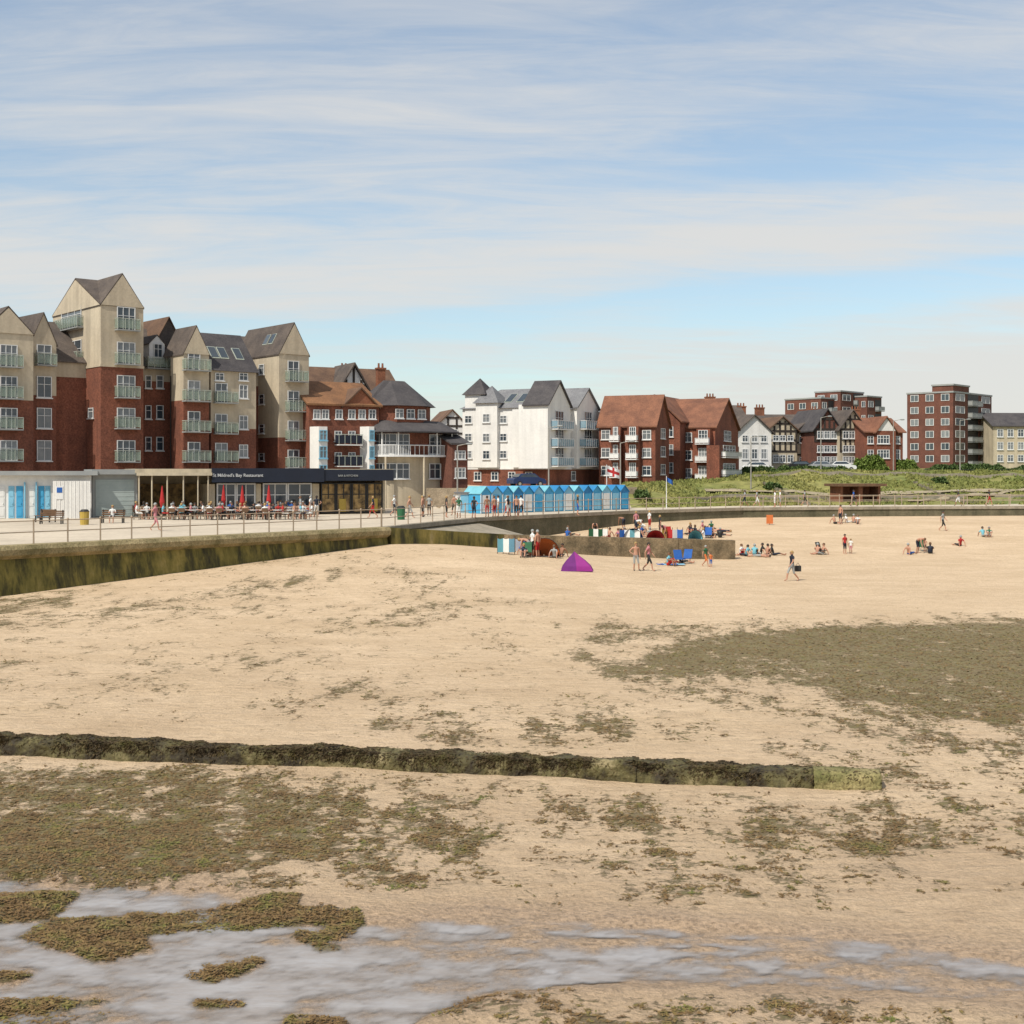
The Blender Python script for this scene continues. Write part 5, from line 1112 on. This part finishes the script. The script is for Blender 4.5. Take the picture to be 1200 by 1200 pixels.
def bodymesh(kind):
    if kind in MESH: return MESH[kind]
    J=pose(kind); names=list(J); me=bpy.data.meshes.new('skel'); me.from_pydata([tuple(J[k]) for k in names],[(names.index(a),names.index(b)) for a,b in BON],[])
    o=bpy.data.objects.new('skel',me); C.objects.link(o); md=o.modifiers.new('s','SKIN'); md.use_smooth_shade=True
    for i,k in enumerate(names):
        sv=me.skin_vertices[0].data[i]; rr=RAD.get(k) or RAD[k[:2]]; sv.radius=rr; sv.use_root=(k=='pelvis')
    sd=o.modifiers.new('d','SUBSURF'); sd.levels=1; sd.render_levels=1
    bpy.context.view_layer.update(); m2=bpy.data.meshes.new_from_object(o.evaluated_get(bpy.context.evaluated_depsgraph_get())); bpy.data.objects.remove(o)
    vs=[tuple(v.co) for v in m2.vertices]; fs=[tuple(p.vertices) for p in m2.polygons]; mi=[]
    for p in m2.polygons:
        c=p.center; best=9;g_=0
        for a,b in BON:
            A,B=J[a],J[b]; ab=B-A; t=max(0,min(1,(c-A).dot(ab)/ab.length_squared)); d=(c-(A+ab*t)).length/( (RAD.get(b) or RAD[b[:2]])[0]*.5+ (RAD.get(a) or RAD[a[:2]])[0]*.5)
            if b[:2]=='an' and t<0.12: gg=2
            elif b[:2]=='el' and t>0.55: gg=0
            else: gg=grp(a,b)
            if d<best: best=d;g_=gg
        mi.append(g_)
    mb=MB(); mb.v=vs; mb.f=fs; mb.m=mi
    for s,x in (('L',-1),('R',1)):
        w_,h_=J['wr'+s],J['ha'+s]; d=(h_-w_).normalized(); sd_=d.cross(Vector((0,-1,0.1))).normalized()
        if kind=='lie': sd_=d.cross(Vector((0,0,1))).normalized()
        cu=sd_.cross(d).normalized()
        for i,l in enumerate((.065,.075,.07,.055)):
            b=h_+d*.02+sd_*(.022*(i-1.5)); mid=b+d*l*.55+cu*.005; mb.cyl(b,mid,.010,.009,n=5); mb.cyl(mid,mid+d*l*.45+cu*.02,.009,.006,n=5)
        b=h_-d*.02+sd_*(.035); mb.cyl(b,b+d*.035+sd_*.03,.012,.008,n=5)
    hd=J['head']; up=(J['crown']-J['neck']).normalized()
    fw=Vector((0,-1,0)) if kind not in('bend','lie') else (Vector((0,0,-1)) if kind=='bend' else Vector((0,0,1)))
    sdv=Vector((1,0,0)); mb.cyl(hd+fw*.085+up*.02,hd+fw*.12-up*.015,.012,.02,n=5)
    for s in (-1,1): mb.ball(tuple(hd+sdv*s*.09),.025,nu=6,nv=4,sq=(.5,1,1.3)); mb.ball(tuple(hd+fw*.088+sdv*s*.032+up*.035),.012,m=4,nu=6,nv=4)
    mb.cyl(hd+fw*.088+sdv*-.022-up*.05,hd+fw*.088+sdv*.022-up*.05,.006,n=4,m=4)
    tm=bpy.data.meshes.new('person_body'); tm.from_pydata(mb.v,[],mb.f)
    for q in (skinm,M['white_c'],M['navy'],M['black'],M['timber']): tm.materials.append(q)
    tm.polygons.foreach_set('material_index',mb.m); tm.polygons.foreach_set('use_smooth',[True]*len(mb.f)); tm.update()
    hb=MB(); c=hd+up*.045-fw*.022; hb.ball(tuple(c),.115,nu=10,nv=7,sq=(.86,.95,.95) if kind not in('bend','lie') else (.86,.9,.95))
    hm=bpy.data.meshes.new('hair'); keep=[]
    for f_ in hb.f:
        cc=sum((Vector(hb.v[i]) for i in f_),Vector())/len(f_)-hd
        if cc.dot(fw)>0.055 and cc.dot(up)<0.075: continue
        if cc.dot(up)<-0.03: continue
        keep.append(f_)
    hm.from_pydata(hb.v,[],keep); hm.materials.append(M['timber']); hm.polygons.foreach_set('use_smooth',[True]*len(keep)); hm.update()
    MESH[kind]=(tm,hm); return MESH[kind]
tops={'white':M['white_c'],'navy':M['navy'],'red':M['red'],'pale blue':M['cyan_c'],'black':M['black'],'orange':M['orange'],'blue':M['blue_c'],'green':M['green_p'],'grey':M['grey'],'bare-chested':skinm,'pink':pm('pink_cloth',(.50,.20,.22),None,2,.8)}
topw=['white']*4+['navy']*3+['black']*3+['grey']*2+['bare-chested']*5+['pink','red','pale blue','blue','green']
hairs=[M['timber'],M['wood'],pm('blond_hair',(.38,.25,.10),None,3,.8),M['grey']]
posen={'stand':'standing','walk':'walking','hips':'standing hand on hip','bend':'bending down','sit':'sitting back','knees':'sitting knees up','chair':'seated','lie':'lying'}
def person(x,y,z,kind,rot,top=None,bot=None,sc=1.0,where='on the sand',group='people on the beach',extra=''):
    tm,hm=bodymesh(kind); top=top or R.choice(topw); bot=bot or R.choice(['navy','black','black','red','blue','grey','white','navy'])
    o=bpy.data.objects.new('person',tm); C.objects.link(o); o.location=(x,y,z); o.rotation_euler=(0,0,rot); o.scale=(sc,sc,sc); o['_w']=(x,y,z)
    sk=skinm if R.random()<.75 else skin2
    mats=[sk,tops[top] if top!='bare-chested' else sk,tops[bot],sk if R.random()<.5 else M['black'],M['timber']]
    for i,q in enumerate(mats): o.material_slots[i].link='OBJECT'; o.material_slots[i].material=q
    h=bpy.data.objects.new('hair',hm); C.objects.link(h); h.parent=o; h.material_slots[0].link='OBJECT'; h.material_slots[0].material=R.choice(hairs)
    tag(o,('%s in %s top %s%s'%(('child ' if sc<.8 else 'person ')+posen[kind],top,where,extra)) if top!='bare-chested' else 'bare-chested person %s in %s shorts %s%s'%(posen[kind],bot,where,extra),'person',group)
    return o
def pbeach(px,py,kind,rot=None,**k):
    x,y,z=hit(px,py); rot=R.uniform(-3,3) if rot is None else rot
    return person(x,y,z-.01,kind,rot,**k)
pbeach(745,669,'hips',0.3,top='bare-chested',bot='grey'); pbeach(760,669,'walk',1.2,top='pink',bot='black')
pbeach(928,681,'walk',-1.2,top='navy',bot='grey',extra=' carrying bag')
x,y,z=hit(935,680); r=thing('beach_bag',(x,y,z+.55),'black beach bag held by a walking person','bag'); mk('body',MB().box(WF,x-.17,x+.17,y-.1,y+.1,z+.5,z+.82),['black'],r); mk('handle',MB().cyl((x-.1,y,z+.82),(x-.02,y,z+.98),.012,n=5).cyl((x+.1,y,z+.82),(x+.02,y,z+.98),.012,n=5),['black'],r)
pbeach(990,649,'stand',.4,top='red',bot='navy',sc=.85); pbeach(997,649,'stand',-.5,top='white',bot='pink',sc=.65)
pbeach(827,664,'walk',.9,top='green',bot='orange',sc=.8); pbeach(833,665,'stand',.2,top='orange',bot='blue',sc=.55)
for px,py,kd in ((958,650,'knees'),(964,650,'sit'),(1075,648,'bend'),(1084,647,'stand'),(1065,650,'sit'),(1090,649,'knees'),(1125,640,'sit'),(1152,629,'sit'),(1159,629,'knees'),(868,651,'knees'),(875,652,'sit'),(884,651,'chair'),(892,650,'sit'),(899,651,'knees'),(906,651,'sit'),(890,653,'lie'),(797,660,'sit'),(788,661,'lie'),(783,663,'knees'),(620,652,'bend'),(614,653,'knees'),(650,654,'sit'),(985,613,'stand'),(992,613,'sit'),(1000,613,'knees'),(1005,614,'knees'),(978,614,'sit'),(1105,622,'walk')):
    pbeach(px,py,'knees' if kd=='chair' else kd,**({'sc':.6} if kd=='stand' and px==1084 else {}))
for i in range(38):
    px=R.choice([R.uniform(650,850),R.uniform(720,850)]); pbeach(px,R.uniform(621,631.5),R.choice(['sit','knees','knees','sit','lie','stand','sit','bend']))
for i in range(6): pbeach(R.uniform(600,660),R.uniform(650,655),R.choice(['sit','knees','stand','lie']))
def pprom(px,py,kind,rot=None,**k):
    Y=3.6*F/(py-HY); rot=R.uniform(-3,3) if rot is None else rot
    return person(X(px,Y),Y,ZP+.005,kind,rot,where='on the promenade',group='people on the promenade',**k)
pprom(182,622,'walk',1.4,top='pink',bot='pink'); pprom(352,607,'stand'); pprom(371,606,'hips',top='navy'); pprom(364,606,'stand',top='white'); pprom(132,612.9,'chair',0.1,top='white'); pprom(480,607,'walk',1.5); pprom(495,606,'stand'); pprom(437,607,'walk',-1.4); pprom(462,605,'walk',1.4)
for i in range(14): px=R.uniform(490,740); pprom(px,605.5-(px-560)*.022+R.uniform(0,1.2) if px>560 else 606+R.uniform(-2,3),R.choice(['stand','walk','hips','stand']))
for i in range(8):
    x_=R.uniform(24,60); person(x_,float(wallY(x_))+R.uniform(1.5,5),ZP+.005,R.choice(['walk','stand']),R.choice([1.5,-1.5]),where='on the far promenade',group='people on the promenade')
for px in (172,200,214,228,243,258,271,286,300,313,327,341,355):
    for py in (609.0,605.8,603.2):
        if R.random()<.12 or (py<605 and px<250): continue
        Y=3.6*F/(py-HY); x_=X(px+R.uniform(-3,3),Y); table_at(x_,Y)
        for a in R.sample([0.2,1.7,3.3,4.8],2 if R.random()<.5 else 3):
            cx,cy=x_+.68*math.sin(a),Y-.68*math.cos(a); ro=a+math.pi
            person(cx,cy,ZP,'chair',ro,where='on a terrace chair',group='people on the terrace'); chair_at(cx,cy,ro)
tr=FL(165,97.0,372,98.6); r=thing('terrace_railing',tr(5,0,ZP),'low terrace railing around the restaurant tables','railing','seafront railings')
mb=MB(); L_=tr.u(372); mb.box(tr,0,L_,-.02,.02,ZP+.9,ZP+.94); mb.box(tr,0,L_,-.015,.015,ZP+.4,ZP+.43); mk('rail_bar',mb,['rail'],r)
for i in range(15): mk('post',MB().box(tr,L_*i/14-.03,L_*i/14+.03,-.035,.035,ZP,ZP+.98),['rail'],r)
for o in bpy.data.objects:
    if '_w' in o: del o['_w']
# ---------------------------------------------------------------- light, sky, camera
to=Vector((-0.58,-0.77,0)).normalized(); el=math.radians(50); sd=Vector((to.x*math.cos(el),to.y*math.cos(el),math.sin(el)))
su=bpy.data.lights.new('sun','SUN'); su.energy=4.6; su.angle=math.radians(0.53); su.color=(1.0,.935,.82); so=bpy.data.objects.new('sun',su); C.objects.link(so); so.rotation_euler=(-sd).to_track_quat('-Z','Y').to_euler(); so.location=(0,0,80)
w=bpy.data.worlds.new('World'); bpy.context.scene.world=w; w.use_nodes=True; t=w.node_tree;N=t.nodes;L=t.links
bg=N['Background']; sk=N.new('ShaderNodeTexSky'); sk.sky_type='NISHITA'; sk.sun_disc=False; sk.sun_elevation=el; sk.sun_rotation=math.atan2(to.x,to.y); sk.air_density=1.0; sk.dust_density=0.8; sk.ozone_density=1.0
tc=N.new('ShaderNodeTexCoord'); sp=N.new('ShaderNodeSeparateXYZ'); L.new(tc.outputs['Generated'],sp.inputs[0])
def mt(op,a,b=None,c=None,cl=False):
    n=N.new('ShaderNodeMath'); n.operation=op; n.use_clamp=cl
    for i,v in enumerate((a,b,c)):
        if v is None: continue
        if isinstance(v,(int,float)): n.inputs[i].default_value=v
        else: L.new(v,n.inputs[i])
    return n.outputs[0]
zc=mt('ADD',mt('MAXIMUM',sp.outputs['Z'],0.0),0.14)
uu=mt('DIVIDE',sp.outputs['X'],zc); vv=mt('DIVIDE',sp.outputs['Y'],zc)
cb=N.new('ShaderNodeCombineXYZ'); L.new(uu,cb.inputs[0]); L.new(vv,cb.inputs[1])
def cn(scale,sx,sy,rot,det,rough,dist,off=(0,0,0)):
    mp=N.new('ShaderNodeMapping'); mp.inputs['Scale'].default_value=(sx,sy,1); mp.inputs['Rotation'].default_value=(0,0,rot); mp.inputs['Location'].default_value=off
    L.new(cb.outputs[0],mp.inputs['Vector']); n=N.new('ShaderNodeTexNoise'); n.inputs['Scale'].default_value=scale; n.inputs['Detail'].default_value=det; n.inputs['Roughness'].default_value=rough; n.inputs['Distortion'].default_value=dist
    L.new(mp.outputs[0],n.inputs['Vector']); return n.outputs['Fac']
n1=cn(1.5,0.6,1.5,0.14,9,0.62,0.6); n2=cn(4.5,0.4,1.7,-0.12,9,0.66,1.0,(3,1,0)); n3=cn(0.6,0.8,1.6,0.2,5,.5,0.3,(7,2,0))
nz=mt('ADD',mt('MULTIPLY',n1,0.45),mt('ADD',mt('MULTIPLY',n2,0.35),mt('MULTIPLY',n3,0.20)))
ze=mt('ADD',mt('ADD',sp.outputs['Z'],mt('MULTIPLY',sp.outputs['X'],-0.05)),mt('MULTIPLY',mt('SUBTRACT',n3,0.5),0.05))
rp_=N.new('ShaderNodeValToRGB'); L.new(mt('MULTIPLY',ze,2.0),rp_.inputs['Fac']); cr=rp_.color_ramp; cr.interpolation='EASE'
def g(v): return (v,v,v,1)
cr.elements[0].position=0.0; cr.elements[0].color=g(.54); cr.elements[1].position=1.0; cr.elements[1].color=g(.50)
for p,v in ((.10,.49),(.17,.46),(.20,.49),(.225,.38),(.26,.38),(.29,.58),(.33,.67),(.375,.60),(.43,.47),(.56,.51),(.68,.47)): q=cr.elements.new(p); q.color=g(v)
bk=mt('MULTIPLY',mt('MULTIPLY_ADD',sp.outputs['X'],1.3,0.0,True),mt('SUBTRACT',1.0,mt('DIVIDE',sp.outputs['Z'],0.13),None,True))
den=mt('ADD',mt('ADD',nz,mt('MULTIPLY',mt('SUBTRACT',rp_.outputs['Color'],0.5),0.85)),mt('MULTIPLY',bk,1.3))
mr=N.new('ShaderNodeMapRange'); mr.interpolation_type='SMOOTHSTEP'; L.new(den,mr.inputs['Value']); mr.inputs['From Min'].default_value=0.34; mr.inputs['From Max'].default_value=0.72; mr.inputs['To Min'].default_value=0.20; mr.inputs['To Max'].default_value=0.90
lt=N.new('ShaderNodeMix'); lt.data_type='RGBA'; lt.blend_type='MULTIPLY'; lt.inputs['Factor'].default_value=1.0; L.new(sk.outputs[0],lt.inputs['A']); lt.inputs['B'].default_value=(1.10,1.22,1.22,1)
mx=N.new('ShaderNodeMix'); mx.data_type='RGBA'; L.new(mr.outputs[0],mx.inputs['Factor']); L.new(lt.outputs['Result'],mx.inputs['A']); mx.inputs['B'].default_value=(6.3,6.15,5.9,1)
L.new(mx.outputs['Result'],bg.inputs['Color']); bg.inputs['Strength'].default_value=0.12
cam=bpy.data.cameras.new('camera'); cam.lens=45; cam.sensor_width=36; cam.shift_y=-47/1200; cam.clip_end=6000; cam.clip_start=0.1
co=bpy.data.objects.new('camera',cam); C.objects.link(co); co.location=(0,0,H); co.rotation_euler=(math.pi/2,0,0); bpy.context.scene.camera=co
s=bpy.context.scene; s.view_settings.view_transform='Standard'; s.view_settings.look='None'; s.view_settings.exposure=0
print('weed quads',nweed,'objects',len(bpy.data.objects))
